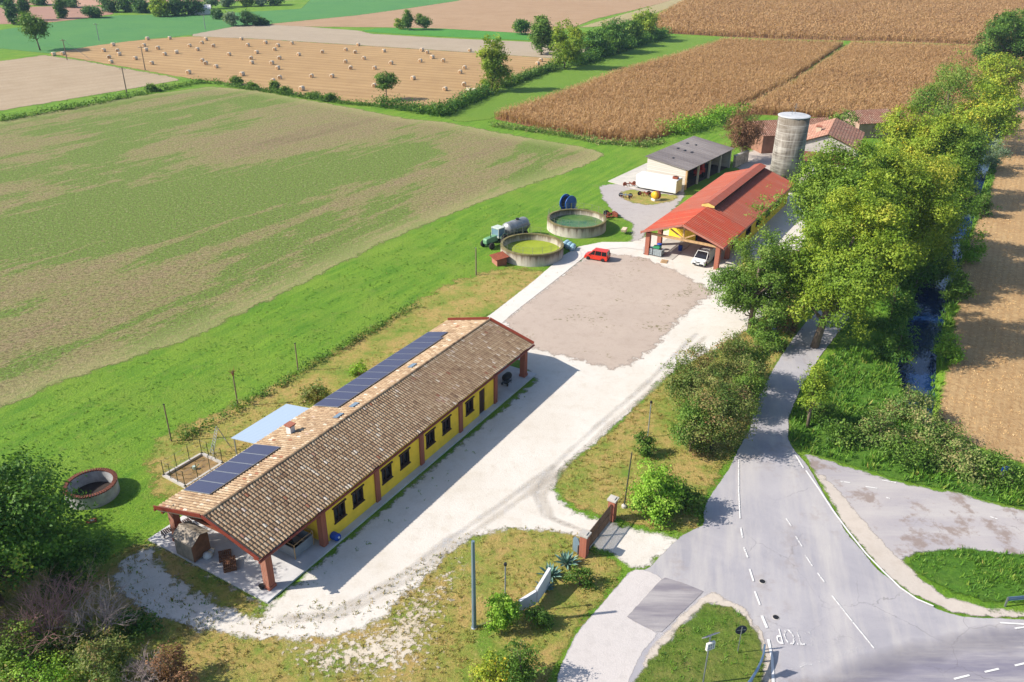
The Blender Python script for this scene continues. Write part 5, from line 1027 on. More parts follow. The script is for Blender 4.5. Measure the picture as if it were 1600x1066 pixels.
def guardrail(label, pts, z=.72, group=None):
    P = [np.array(G(*a)) for a in pts]; t = thing('guardrail', label, 'guardrail', P[0], 0)
    prof = [(0, .16), (.05, .11), (0, .04), (0, -.04), (.05, -.11), (0, -.16)]
    q = MB(); V = []
    for i in range(len(P)):
        e = P[min(i+1, len(P)-1)]-P[max(i-1, 0)]; e = e/np.linalg.norm(e); n = np.array([-e[1], e[0], 0])
        V += [tuple(P[i]-P[0]+n*(o*1.4)+np.array([0, 0, z+zz])) for o, zz in prof]+[tuple(P[i]-P[0]+n*(o*1.4-.03)+np.array([0, 0, z+zz])) for o, zz in prof]
    m = 12; q.add(V, [(i*m+k, i*m+k+1, (i+1)*m+k+1, (i+1)*m+k) for i in range(len(P)-1) for k in range(11) if k != 5]+[(i*m, (i+1)*m, (i+1)*m+6, i*m+6) for i in range(len(P)-1)]+[(i*m+5, i*m+11, (i+1)*m+11, (i+1)*m+5) for i in range(len(P)-1)])
    q.build('beam', flat('blue_galvanised', A(150, 176, 204), .35, .5, .12, 2), t)
    for i in range(len(P)): q = MB(); c = P[i]-P[0]; q.span(c[0]-.05, c[0]+.05, c[1]-.05, c[1]+.05, 0, z+.12); q.build('post', M['steel'], t)
guardrail('curved blue-grey guardrail around the tip of the grass triangle', [(1192, 1022), (1190, 1036), (1184, 1052), (1174, 1070), (1160, 1090), (1140, 1112)])
guardrail('short straight blue-grey guardrail at the right edge by the main road', [(1570, 948), (1605, 945), (1660, 940)])
p = G(1562, 757); bs_ = thing('blue_sign', 'small blue rectangular sign on a post in the right green verge', 'sign', (p[0], p[1], 0), R(14))
q = MB(); q.tube((0, 0, 0), (0, 0, 1.75), .03, n=8); q.build('post', M['steel'], bs_); q = MB(); q.box((0, -.04, 1.62), (.72, .03, .42)); q.build('plate', flat('sign_blue', A(26, 96, 214), .4), bs_)
q = MB(); q.span(-.3, .3, -.062, -.056, 1.66, 1.69); q.span(-.3, .3, -.062, -.056, 1.55, 1.58); q.build('line_marks', flat('sign_lightblue', A(90, 150, 232), .4), bs_)
for (px, py, lab) in ((938, 987-143, None),): pass
for px, py, lab in ((1191, 910, 'small dark manhole cover in the middle of the road'), (1212, 966, 'small dark drain cover above the faded road letters')):
    p = G(px, py); t = thing('manhole_cover', lab, 'manhole', (p[0], p[1], .08)); q = MB(); q.lathe([(.2, -.02), (.2, .02), (.17, .021), (.17, .028), (0, .028)], 24); q.build('lid', M['black'], t)
    q = MB(); q.lathe([(.24, -.02), (.24, .012), (.205, .014), (.205, -.02)], 24, close=True); q.build('ring', M['concrete'], t)

# ---- round hay bales
Z1 = [(375, 379), (440, 374), (787, 312), (722, 352), (818, 353), (830, 378), (760, 398), (773, 431), (942, 407), (1055, 440), (1025, 270), (1180, 265), (1002, 315), (1015, 348), (1098, 336), (1145, 378), (1228, 364), (1318, 318)]
Z2 = [(88, 246), (63, 268), (310, 243), (135, 288), (35, 310), (350, 283), (460, 268), (538, 286), (517, 310), (625, 270), (233, 341), (405, 328), (370, 365), (375, 393), (547, 365), (668, 342), (815, 326), (66, 380), (87, 398), (152, 418), (500, 396), (537, 427), (315, 467), (549, 487), (508, 508), (748, 478), (876, 478), (962, 312), (1040, 280), (1020, 328), (1075, 365), (960, 387), (992, 427), (1142, 427), (1200, 319), (1245, 396), (1437, 314), (1470, 328), (1502, 360), (1427, 382), (1570, 381), (1383, 492)]
bales = [(x/4.444, y/4.444) for x, y in Z1]+[(300+x/4, y/4) for x, y in Z2]+[(734, 79), (726, 106), (719, 113), (695.5, 140), (725, 133), (840, 100), (845, 94.6), (584.7, 134.5), (472, 139.5), (295, 114)]
b = NB('hay'); n = b.noise(9, 4, .7, b.map(0, (.4, 1, 1))); b.color(b.mix(b.ramp(n, [(.35, 0), (.65, 1)]), A(220, 200, 172), A(240, 226, 204)), .95); b.bump(n, .8, .05)
bt_ = None
def bale(): 
    q = MB(); q.lathe([(0, -.62), (.5, -.63), (.63, -.58), (.66, -.5), (.67, 0), (.66, .5), (.63, .58), (.5, .63), (0, .62)], 24, (0, 0, .64), 'X'); return q.build('hay_bale', b.m, None, True)
bm = NB('hay_end'); bm.color(bm.mix(bm.wave(4, dist=4), A(170, 128, 86), A(196, 158, 112)), .95)
proto = None
for k, (x, y) in enumerate(bales+[(732, 142.5), (740.5, 142.5)]):
    p = G(x, y+2.2)
    if proto is None:
        proto = thing('hay_bale', 'round hay bale lying alone on the stubble among many alike', 'hay bale', p, 0, 'round hay bales scattered over the stubble field')
        q = MB(); q.lathe([(.5, -.63), (.63, -.58), (.66, -.5), (.67, 0), (.66, .5), (.63, .58), (.5, .63)], 24, (0, 0, .64), 'X'); q.build('roll', b.m, proto, True)
        q = MB(); q.lathe([(0, -.62), (.51, -.632)], 20, (0, 0, .64), 'X'); q.build('end_face', bm.m, proto); q = MB(); q.lathe([(.51, .632), (0, .62)], 20, (0, 0, .64), 'X'); q.build('end_face', bm.m, proto)
        o = proto
    else: o = dup(proto, p)
    o.rotation_euler = (0, 0, HROT+R(90)+random.gauss(0, .25)); f_ = random.uniform(.84, .96); o.scale = (f_, f_, f_)
    if k >= len(bales): o['label'] = 'left one of the two hay bales lying end to end' if k == len(bales) else 'right one of the two hay bales lying end to end'; o.rotation_euler = (0, 0, HROT)
    o['category'] = 'hay bale'
# ================================================================== vegetation
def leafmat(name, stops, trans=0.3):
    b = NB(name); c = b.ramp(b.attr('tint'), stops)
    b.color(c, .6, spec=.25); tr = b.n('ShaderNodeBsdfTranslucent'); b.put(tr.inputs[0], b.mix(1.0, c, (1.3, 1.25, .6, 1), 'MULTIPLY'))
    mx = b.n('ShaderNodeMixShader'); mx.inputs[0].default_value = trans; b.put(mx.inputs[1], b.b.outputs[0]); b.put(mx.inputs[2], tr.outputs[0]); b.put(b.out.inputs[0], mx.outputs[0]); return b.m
k_ = 1.15
LM = {
 'plane': leafmat('plane_leaves', [(0, A(80, 110, 30, 1.08)), (.4, A(118, 146, 42, 1.08)), (.75, A(154, 170, 56, 1.08)), (1, A(188, 186, 74, 1.08))], .36),
 'plane_green': leafmat('plane_green_leaves', [(0, A(70, 104, 32, 1.08)), (.4, A(104, 136, 44, 1.08)), (.8, A(138, 162, 58, 1.08)), (1, A(172, 180, 78, 1.08))], .34),
 'yellow': leafmat('yellowing_leaves', [(0, A(88, 120, 32, k_)), (.45, A(136, 162, 48, k_)), (.8, A(178, 182, 62, k_)), (1, A(222, 196, 60, k_))]),
 'mid': leafmat('mid_green_leaves', [(0, A(58, 92, 32, k_)), (.5, A(90, 126, 44, k_)), (.85, A(126, 154, 64, k_)), (1, A(160, 166, 80, k_))]),
 'sparse': leafmat('loose_leaves', [(0, A(72, 104, 38, k_)), (.5, A(110, 142, 52, k_)), (.85, A(144, 162, 76, k_)), (1, A(176, 140, 82, k_))]),
 'dark': leafmat('dark_leaves', [(0, A(48, 84, 30, k_)), (.45, A(78, 120, 44, k_)), (.8, A(116, 150, 56, k_)), (.95, A(166, 174, 76, k_)), (1, A(196, 190, 96, k_))]),
 'far': leafmat('far_leaves', [(0, A(52, 88, 48, k_)), (.6, A(84, 122, 62, k_)), (1, A(124, 150, 80, k_))]),
 'bright': leafmat('bright_leaves', [(0, A(84, 132, 34, k_)), (.5, A(128, 172, 50, k_)), (1, A(178, 202, 88, k_))]),
 'mixed': leafmat('hedge_leaves', [(0, A(62, 92, 36, k_)), (.35, A(100, 126, 54, k_)), (.6, A(136, 142, 78, k_)), (.8, A(156, 132, 92, k_)), (1, A(180, 118, 90, k_))]),
 'rust': leafmat('rusty_leaves', [(0, A(96, 78, 50, k_)), (.5, A(132, 98, 70, k_)), (.85, A(152, 112, 84, k_)), (1, A(130, 130, 70, k_))]),
 'reed': leafmat('seeding_weeds', [(0, A(70, 108, 44, k_)), (.45, A(112, 142, 64, k_)), (.75, A(158, 154, 100, k_)), (1, A(190, 160, 124, k_))]),
 'grey': leafmat('silvery_leaves', [(0, A(90, 120, 92, k_)), (.6, A(134, 156, 120, k_)), (1, A(172, 184, 150, k_))]),
 'agave': leafmat('agave_blades', [(0, A(74, 110, 100, k_)), (.6, A(108, 142, 132, k_)), (1, A(160, 180, 160, k_))], .1),
 'corn': leafmat('ripe_corn_leaves', [(0, A(146, 110, 72, 1.15)), (.5, A(186, 148, 102, 1.15)), (.85, A(212, 178, 130, 1.15)), (1, A(162, 148, 90, 1.2))], .3),
 'litter': leafmat('maize_litter', [(0, A(176, 134, 88, 1.1)), (.5, A(224, 186, 130, 1.1)), (1, A(244, 222, 176, 1.1))], .1),
 'grass': leafmat('grass_blades', [(0, A(66, 112, 28, 1.3)), (.5, A(100, 146, 42, 1.3)), (.85, A(142, 164, 66, 1.3)), (1, A(180, 160, 90, 1.3))], .2),
 'drygrass': leafmat('dry_grass_blades', [(0, A(112, 130, 48, 1.3)), (.4, A(150, 142, 68, 1.3)), (.8, A(190, 160, 96, 1.3)), (1, A(214, 184, 128, 1.3))], .2),
}
BARK = flat('grey_brown_bark', A(136, 120, 104), .95, 0, .3, 2)
DRYTWIG = flat('bare_reddish_twigs', A(196, 150, 142), .95, 0, .2, 2)
GREYTWIG = flat('bare_grey_twigs', A(190, 170, 164), .95, 0, .2, 2)

def leaves(C, N, size, asp=.62, fold=.18):
    # C centres, N normals -> rhombic leaves with a fold along the midrib
    n = len(C); N = N/np.linalg.norm(N, axis=1)[:, None]
    r = rng.normal(size=(n, 3)); T = np.cross(N, r); T /= np.linalg.norm(T, axis=1)[:, None]; Bv = np.cross(N, T)
    s = (size*rng.uniform(.6, 1.35, n))[:, None]
    V = np.stack([C-T*s*.5, C+Bv*s*asp*.5+N*s*fold, C+T*s*.55, C-Bv*s*asp*.5+N*s*fold], 1).reshape(-1, 3)
    F = np.arange(4*n).reshape(n, 4); return V, F
PROF = {
 'round': lambda t: np.sin(np.pi*np.clip(t, .03, .97)**.85)**.65,
 'tall': lambda t: np.clip(np.sin(np.pi*np.clip(t, .14, .985)**.8)**.5*(1-.15*t), .1, 1),
 'cone': lambda t: np.clip((1-t)**.6*np.clip(t*5+.45, 0, 1), .12, 1),
 'dome': lambda t: np.sqrt(np.clip(1-np.clip(t, 0, 1)**2.2, .02, 1)),
}
def tree(name, label, cat, base, height, width, leaf='mid', cb=.25, prof='round', nleaf=6000, ls=.32, lobes=16, spray=12, group=None, trunk=True, loose=.12, lean=(0, 0), stray=.06, dens=1.0, at=None, gap=.5, parts=('trunk', 'crown')):
    small = lobes < 21; lobes = int(lobes*1.5) if small else lobes; nleaf *= 1.35 if small else 1; gap = min(gap, .3) if small else gap
    p = at if at is not None else G(*base); t = thing(name, label, cat, (p[0], p[1], 0), 0, group)
    R0 = width/2; z0 = height*cb; ch = height-z0; pf = PROF[prof]
    # lobes: clumps carried by the limbs
    tt = (np.arange(lobes)+rng.uniform(.1, .9, lobes))/lobes; rng.shuffle(tt); env = pf(tt)*R0
    an = np.arange(lobes)*2.399+rng.uniform(-.6, .6, lobes); rr = env*rng.uniform(.3, .78, lobes); lr = np.clip(env*rng.uniform(.34, .52, lobes), R0*.16, None)
    LC = np.stack([np.cos(an)*rr+lean[0]*tt, np.sin(an)*rr+lean[1]*tt, z0+ch*(tt*.86+.06)], 1)
    lv = lr[:, None]*np.array([1, 1, np.clip(ch/(2*R0), .65, 1.25)*.85])[None]
    wgt = lr**2; wgt /= wgt.sum()
    nsub = max(lobes*7, 20); lj = rng.choice(lobes, nsub, p=wgt)           # twigs on each limb
    D0 = rng.normal(size=(nsub, 3)); D0[:, 2] += .3; D0 /= np.linalg.norm(D0, axis=1)[:, None]
    U = LC[lj]+D0*lv[lj]*rng.uniform(.55, 1.05, nsub)[:, None]; ur = lr[lj]*rng.uniform(.26, .46, nsub)*(1.35 if small else 1.1)
    ns = int(nleaf*dens/spray); w2 = ur**2; w2 /= w2.sum(); li2 = rng.choice(nsub, ns, p=w2); li = lj[li2]
    D = rng.normal(size=(ns, 3)); D[:, 2] += .2; D /= np.linalg.norm(D, axis=1)[:, None]
    rad = np.where(rng.random(ns) < stray, rng.uniform(1.1, 1.9, ns), rng.uniform(gap*.6, 1.05, ns)**.5)
    SC = U[li2]+D*(rad*ur[li2])[:, None]*np.array([1, 1, .8]); SC[:, 2] = np.maximum(SC[:, 2], .15+rng.random(ns)*.3)
    ltint = rng.normal(0, .08, lobes); utint = rng.normal(0, .12, nsub); stint = utint[li2]+rng.normal(0, .05, ns)
    si = np.repeat(np.arange(ns), spray); n = len(si)
    Cn = SC[si]+rng.normal(0, 1, (n, 3))*np.array([1, 1, .7])*(ls*.8+ur[li2[si]][:, None]*loose); Cn[:, 2] = np.maximum(Cn[:, 2], .08)
    Nn = D[si]*.7+D0[li2[si]]*.4+rng.normal(0, .42, (n, 3))+np.array([0, 0, .4])
    V, F = leaves(Cn, Nn, ls)
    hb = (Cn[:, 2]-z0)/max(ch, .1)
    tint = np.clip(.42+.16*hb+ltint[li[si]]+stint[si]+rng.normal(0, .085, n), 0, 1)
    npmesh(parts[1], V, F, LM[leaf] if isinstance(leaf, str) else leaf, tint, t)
    if trunk:
        q = MB(); tr0 = max(.045, height*.017); zt = z0+ch*.55
        ax = [(0, 0, -.1)]+[(lean[0]*k*.5+random.gauss(0, .02)*height*.3, lean[1]*k*.5+random.gauss(0, .02)*height*.3, zt*k) for k in (.3, .6, .85, 1.0)]
        q.path(ax, [tr0*1.35, tr0, tr0*.85, tr0*.6, tr0*.3], 9)
        order = np.argsort(LC[:, 2])[:min(lobes, 14)]
        for i in order:
            e = Vector(LC[i]); f = min(.95, max(.2, (e.z*.62)/zt)); b0 = Vector((ax[1][0]*f+ax[-1][0]*f*.3, ax[1][1]*f, zt*f)); mid = b0.lerp(e, .5)+Vector((0, 0, -.04*height*random.random())); q.path([b0, mid, e], [tr0*.5*(1-.4*f), tr0*.28, tr0*.1], 6)
            for _ in range(3):
                d = Vector(rng.normal(size=3))*float(lr[i])*.55; q.path([e.lerp(mid, .3), e+d], [tr0*.14, tr0*.04], 5)
        q.build(parts[0], BARK, t, True)
    return t
def wpx(px, py, w): return w*depth(G(px, py))/FPX
def ptree(name, label, base, top, w, leaf, n=5000, cat='tree', ls=None, **kw):
    h = hgt(base, top); d = depth(G(*base)); W_ = w*d/FPX
    if ls is None: ls = max(.17, d/FPX*2.6)
    return tree(name, label, cat, base, h, W_, leaf, nleaf=n, ls=ls, **kw)
def bush(label, base, top, w, leaf='mid', n=1500, name='bush', **kw):
    kw.setdefault('cb', .02); kw.setdefault('prof', 'dome'); kw.setdefault('lobes', 9); kw.setdefault('trunk', True)
    return ptree(name, label, base, top, w, leaf, n, 'bush', parts=('stem', 'foliage'), **kw)
# ---- plane row along the lane
GPL = 'plane trees in the row along the lane'
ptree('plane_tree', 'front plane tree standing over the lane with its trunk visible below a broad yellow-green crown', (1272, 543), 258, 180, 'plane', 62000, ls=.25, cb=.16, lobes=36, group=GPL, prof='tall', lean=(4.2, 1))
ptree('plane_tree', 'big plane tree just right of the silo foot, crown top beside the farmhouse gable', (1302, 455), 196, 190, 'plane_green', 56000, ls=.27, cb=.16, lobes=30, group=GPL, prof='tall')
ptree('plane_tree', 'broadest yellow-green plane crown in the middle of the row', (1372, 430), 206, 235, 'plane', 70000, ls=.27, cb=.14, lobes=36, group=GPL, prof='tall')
ptree('plane_tree', 'plane tree with lit right-hand crown against the canal shade', (1425, 400), 225, 140, 'plane_green', 36000, ls=.29, cb=.12, lobes=26, group=GPL, prof='tall')
ptree('plane_tree', 'yellow-tipped plane tree behind the broadest crown', (1420, 310), 152, 125, 'yellow', 30000, ls=.32, cb=.15, lobes=22, group=GPL)
ptree('plane_tree', 'green plane tree at the right of the row above the dark ditch', (1464, 320), 178, 98, 'plane_green', 27000, ls=.32, cb=.1, lobes=22, group=GPL, prof='tall')
ptree('row_tree', 'wispy grey-green tree leaning over the corn edge at the row', (1468, 222), 72, 105, 'sparse', 12000, ls=.34, cb=.08, lobes=26, loose=.3, gap=.3)
ptree('plane_tree', 'yellowish plane tree far along the row beside the field track', (1528, 235), 108, 112, 'yellow', 10000, ls=.42, cb=.1, lobes=22, group=GPL, prof='tall')
ptree('plane_tree', 'bright yellow-green tree near the far end of the row', (1548, 170), 72, 80, 'yellow', 7000, ls=.45, cb=.1, lobes=18, group=GPL, prof='tall')
ptree('row_tree', 'large dark green tree closing the far end of the row', (1562, 118), 0, 100, 'mid', 18000, ls=.55, cb=.05, lobes=24, prof='tall')
ptree('row_tree', 'dark green tree at the photo edge behind the far end of the row', (1606, 96), -8, 70, 'mid', 6000, ls=.55, cb=.08, lobes=18)
ptree('row_tree', 'shaded low tree filling the gap under the yellow-tipped plane', (1488, 268), 188, 80, 'mid', 6000, ls=.4, cb=.05, lobes=16)
ptree('row_tree', 'loose green tree with browning tips before the red-roofed porch', (1172, 520), 282, 128, 'sparse', 26000, ls=.22, cb=.1, lobes=30, loose=.2, gap=.25, prof='cone')
ptree('row_tree', 'slender loose tree behind the porch tree at the yard edge', (1205, 505), 372, 90, 'sparse', 8000, ls=.28, cb=.1, lobes=16, loose=.22)
ptree('young_tree', 'thin young tree with sparse yellow-green leaves at the right road edge', (1262, 668), 553, 50, 'plane', 3200, ls=.2, cb=.25, lobes=12, loose=.25, prof='tall', gap=.2)
ptree('row_tree', 'small pale tree poking above the farmhouse roofs', (1310, 236), 163, 42, 'sparse', 1800, ls=.35, cb=.2, lobes=10, loose=.25)
ptree('rusty_tree', 'round rusty-brown tree between grey shed and tiled outbuilding', (1157, 252), 160, 66, 'rust', 10000, ls=.26, cb=.15, lobes=26, loose=.22, gap=.1)
# ---- field trees
ptree('field_tree', 'tall column-like green tree at the corner of the bale field', (771, 142), 42, 50, 'plane', 7000, ls=.5, cb=.02, lobes=20, prof='tall')
ptree('field_tree', 'small lollipop tree with bare trunk on the bale field hedge', (604, 156), 110, 33, 'mid', 2200, ls=.42, cb=.3, lobes=10)
ptree('field_tree', 'broad light green tree on the meadow edge, first of the clump', (882, 107), 26, 56, 'plane', 6500, ls=.55, cb=.03, lobes=18, prof='tall')
ptree('field_tree', 'rounded tree just behind the broad light green one', (846, 86), 19, 46, 'mid', 5000, ls=.6, cb=.06, lobes=15, prof='tall')
ptree('field_tree', 'small dark round tree by the narrow green strip', (815, 54), 28, 27, 'dark', 2200, ls=.65, cb=.03, lobes=10)
ptree('field_tree', 'dark bushy tree at the left end of the meadow clump', (928, 90), 42, 40, 'dark', 3500, ls=.6, cb=.02, lobes=12)
ptree('field_tree', 'big dense dark tree in the middle of the meadow clump', (955, 82), 24, 54, 'dark', 5500, ls=.6, cb=.02, lobes=16, prof='tall')
ptree('field_tree', 'dark tree between the middle and the yellow-topped one of the clump', (984, 72), 28, 40, 'mid', 3500, ls=.62, cb=.02, lobes=13)
ptree('field_tree', 'yellow-topped tree at the right end of the meadow clump', (1005, 64), 7, 42, 'plane', 4000, ls=.65, cb=.03, lobes=14, prof='tall')
ptree('field_tree', 'tiny far tree, tallest of three by the narrow green strip', (637, 47), 14, 17, 'mid', 1500, ls=.65, cb=.1, lobes=8, prof='tall')
ptree('field_tree', 'tiny far yellowish bush tree left of the tallest of the three', (624, 46), 29, 15, 'plane', 900, ls=.6, cb=.02, lobes=6)
ptree('field_tree', 'tiny far round tree right of the tallest of the three', (661, 47), 21, 20, 'mid', 1500, ls=.65, cb=.05, lobes=8)
ptree('field_tree', 'solitary leaning tree with bare trunk at the left field corner', (63, 79), 19, 50, 'mid', 4500, ls=.6, cb=.34, lobes=15, lean=(-2.5, 0))
for px, py, top, w_, lab in ((22, 39, -8, 12, 'slim dark poplar behind the solitary tree, leftmost of three'), (40, 32, -16, 17, 'thick dark poplar behind the solitary tree, second of three'), (98, 29, -8, 13, 'dark poplar right of the solitary tree, third of three')):
    ptree('poplar', lab, (px, py), top, w_, 'far', 2200, ls=.8, cb=.02, lobes=12, prof='tall', group='dark poplars in the far left')
ptree('far_tree', 'rounded dark far bush at the end of the rosy field', (145, 28), 8, 26, 'far', 1800, ls=.8, cb=.02, lobes=9)
ptree('far_tree', 'yellowish tall tree at the front of the far wood', (250, 26), -6, 30, 'plane', 2600, ls=.85, cb=.03, lobes=11, prof='tall')
for i, (px, py, top, w_, lf, lab) in enumerate(((170, 19, -6, 26, 'far', 'far wood tree nearest the rosy field'), (196, 19, -9, 26, 'far', 'far wood tree left of the middle gap'), (221, 20, -10, 28, 'far', 'blue-green far wood tree beside the yellowish one'), (278, 24, -10, 30, 'far', 'dark far wood tree right of the yellowish one'), (302, 23, -8, 28, 'far', 'dark far wood tree above the white roof speck'), (330, 14, -14, 26, 'grey', 'pale silvery far tree behind the grey-green bushes'), (356, 11, -12, 22, 'grey', 'second pale silvery far tree in the wood'), (384, 10, -12, 24, 'plane', 'yellow-grey far tree toward the right of the wood'), (408, 9, -12, 18, 'grey', 'slim pale far tree near the right end of the wood'), (432, 8, -12, 26, 'far', 'dark far tree closing the right end of the wood'), (60, 8, -14, 30, 'far', 'dim far tree above the rosy field at left'), (10, 8, -14, 24, 'far', 'dim far tree at the top left corner'), (112, 12, -8, 22, 'far', 'dim far tree just right of the third poplar'))):
    ptree('far_tree', lab, (px, py), top, w_, lf, 1500, ls=.9, cb=.02, lobes=9, prof='tall', group='trees of the far wood')
for px, py, top, w_, lab in ((341, 30, 13, 17, 'small dark bush, leftmost of the group at the far field corner'), (362, 41, 16, 23, 'pale grey-green bush, second of the group at the far field corner'), (388, 40, 15, 26, 'large dark bush, third of the group at the far field corner'), (408, 39, 29, 20, 'low dark bush, rightmost of the group at the far field corner')):
    ptree('far_tree', lab, (px, py), top, w_, 'grey' if px == 362 else 'far', 1500, ls=.7, cb=.02, lobes=8, cat='bush')
sw = G(312, 22); fr = thing('far_shed', 'tiny white far building at the edge of the far wood', 'shed', (sw[0], sw[1], 0), .3); q = MB(); q.span(-5, 5, -3, 3, 0, 2.6); q.build('wall', M['white'], fr); q = MB(); q.slab((-5.4, 0, 4), (5.4, 0, 4), (5.4, -3.4, 2.5), (-5.4, -3.4, 2.5), -.1); q.slab((-5.4, 0, 4), (5.4, 0, 4), (5.4, 3.4, 2.5), (-5.4, 3.4, 2.5), .1); q.build('roof', M['white'], fr)
# ---- field hedges and bushes
GB_ = 'small bushes along the bale field edge'
for px, py, top, w_, lab in ((237, 143, 130, 15, 'small round bush beside the dark pole on the grass bank'), (368, 133, 119, 20, 'small bush on the field edge nearest the bank corner'), (395, 139, 129, 16, 'low pale bush second along the field edge'), (430, 142, 127, 14, 'taller dark bush below the lone bale at the field edge'), (446, 147, 135, 18, 'dark bush just right of the taller one at the field edge'), (490, 153, 145, 22, 'low flat bush midway along the bale field edge'), (513, 158, 147, 28, 'low dark wide bush before the hedge begins')):
    bush(lab, (px, py), top, w_, 'mid', 900, ls=.45, group=GB_, lobes=6)
def hedge(label, pts, h, wd, leaf, dens, ls, name='hedge', jit=.5, mat=None):
    P = np.array([G(*a)[:2] for a in pts]); L_ = np.concatenate([[0], np.cumsum(np.hypot(*np.diff(P, axis=0).T))]); t = thing(name, label, 'hedge', (*P[0], 0))
    n = int(L_[-1]*wd*dens); u = rng.uniform(0, L_[-1], n//8); x = np.interp(u, L_, P[:, 0]); y = np.interp(u, L_, P[:, 1])
    hh_ = h*(.6+.55*np.sin(u*.55+1.3)**2*np.abs(np.sin(u*.21+.5))+rng.normal(0, .08, len(u)))
    a = rng.uniform(0, np.pi, len(u)); r = rng.uniform(.5, 1, len(u))**.5
    C0 = np.stack([x-P[0, 0]+rng.normal(0, wd*.28, len(u)), y-P[0, 1]+rng.normal(0, wd*.28, len(u)), np.clip(hh_*np.sin(a)*r, .1, None)], 1)
    C1 = np.repeat(C0, 8, 0)+rng.normal(0, ls*1.1, (len(u)*8, 3)); C1[:, 2] = np.clip(C1[:, 2], .08, None)
    V, F = leaves(C1, rng.normal(0, .6, C1.shape)+np.array([0, 0, .6]), ls)
    C1 = None; bpy.data.objects.remove(t)
    o = npmesh(name, V, F, LM[leaf], np.clip(.45+np.repeat(rng.normal(0, .14, len(u)), 8)+rng.normal(0, .12, len(u)*8), 0, 1)); o.location = (P[0][0], P[0][1], 0); return tag(o, label, 'hedge')
hedge('dense dark hedge along the front corner of the bale field', [(590, 166), (620, 170), (650, 175), (690, 182), (715, 168), (740, 156), (765, 146)], 2.6, 3.0, 'dark', 55, .45)
hedge('low hedge on the ditch from the column tree to the light green tree', [(785, 138), (810, 128), (840, 116), (870, 107)], 2.0, 2.4, 'mid', 50, .5)
hedge('bushy hedge at the foot of the meadow clump', [(900, 103), (930, 93), (955, 84), (985, 75), (1012, 66), (1040, 57)], 3.4, 4.0, 'dark', 34, .6)
hedge('thin low hedge on the bank from the bale field corner to the left edge', [(345, 131), (310, 130), (260, 140), (200, 152), (130, 166), (60, 179), (0, 190)], .9, 2.6, 'mid', 22, .38)
hedge('low green hedge between bale field edge and green field', [(352, 134), (400, 141), (450, 149), (530, 161), (590, 167)], .9, 1.8, 'mid', 30, .4)
hedge('rough low hedge along the near edge of the corn', [(770, 197), (850, 208), (940, 224), (1000, 229), (1035, 222)], .9, 2.2, 'reed', 36, .36)
hedge('green bushy hedge between the corn and the grey shed', [(1040, 212), (1075, 205), (1105, 196), (1135, 185), (1160, 180)], 3.2, 4.5, 'bright', 34, .42)
hedge('low creeper hedge along the row of wooden posts', [(268, 694), (320, 668), (372, 640), (430, 605), (466, 584), (520, 552), (570, 524), (610, 500), (650, 478)], .7, 1.1, 'mid', 70, .2)
bush('round leafy shrub behind the long barn between canopy and big solar array', (498, 640), 588, 52, 'mixed', 1800, ls=.2)
bush('small bright bush behind the solar array of the long barn', (562, 588), 560, 26, 'bright', 500, ls=.2, lobes=5)
# ---- hedge between yard and lane
GH = 'tall mixed shrubs between yard and lane'
for (b_, top, w_, lf, n, lab) in (((1072, 640), 520, 88, 'mixed', 6500, 'tall mixed shrub nearest the white yard'), ((1112, 700), 575, 110, 'mixed', 8500, 'widest shrub of the lane hedge with rusty lower leaves'), ((1130, 625), 510, 95, 'mixed', 7000, 'tall grey-green shrub in the middle of the lane hedge'), ((1168, 600), 505, 72, 'sparse', 5000, 'loose green shrub of the lane hedge at the ditch beside the lane'), ((1078, 705), 612, 66, 'mid', 3800, 'dark green shrub at the near left corner of the lane hedge'), ((1160, 655), 560, 60, 'sparse', 3500, 'pale loose shrub overhanging the lane edge')):
    bush(lab, b_, top, w_, lf, int(n*1.8), ls=.17, group=GH, lobes=22, loose=.26, stray=.2, prof='round' if top > 600 else 'tall')
bush('bright lime-green bush behind the right gate pillar', (1022, 806), 716, 84, 'bright', 5000, ls=.2, lobes=14, stray=.12)
bush('dark low bush hugging the right side of the lime-green bush', (1062, 800), 755, 52, 'mid', 1800, ls=.2, lobes=8)
bush('small dark bush beside the verge lamp post', (1003, 712), 674, 34, 'mid', 1100, ls=.18, lobes=7)
bush('dense round clipped bush between tall pole and white board', (783, 982), 930, 52, 'bright', 3600, ls=.15, lobes=14, prof='round', loose=.05, stray=.02)
bush('dark low bush at the foot of the white board', (838, 975), 945, 44, 'mid', 1300, ls=.15, lobes=7)
bush('yellow-green scrub at the bottom edge left of the service road', (775, 1066), 1022, 66, 'yellow', 1500, ls=.15, lobes=8, loose=.25)
bush('dark scrub at the bottom edge beside the yellow-green scrub', (812, 1068), 995, 70, 'mid', 1800, ls=.15, lobes=9, loose=.2)
bush('weedy bush between the agaves and the grass tip', (905, 915), 888, 40, 'mid', 900, ls=.15, lobes=6)
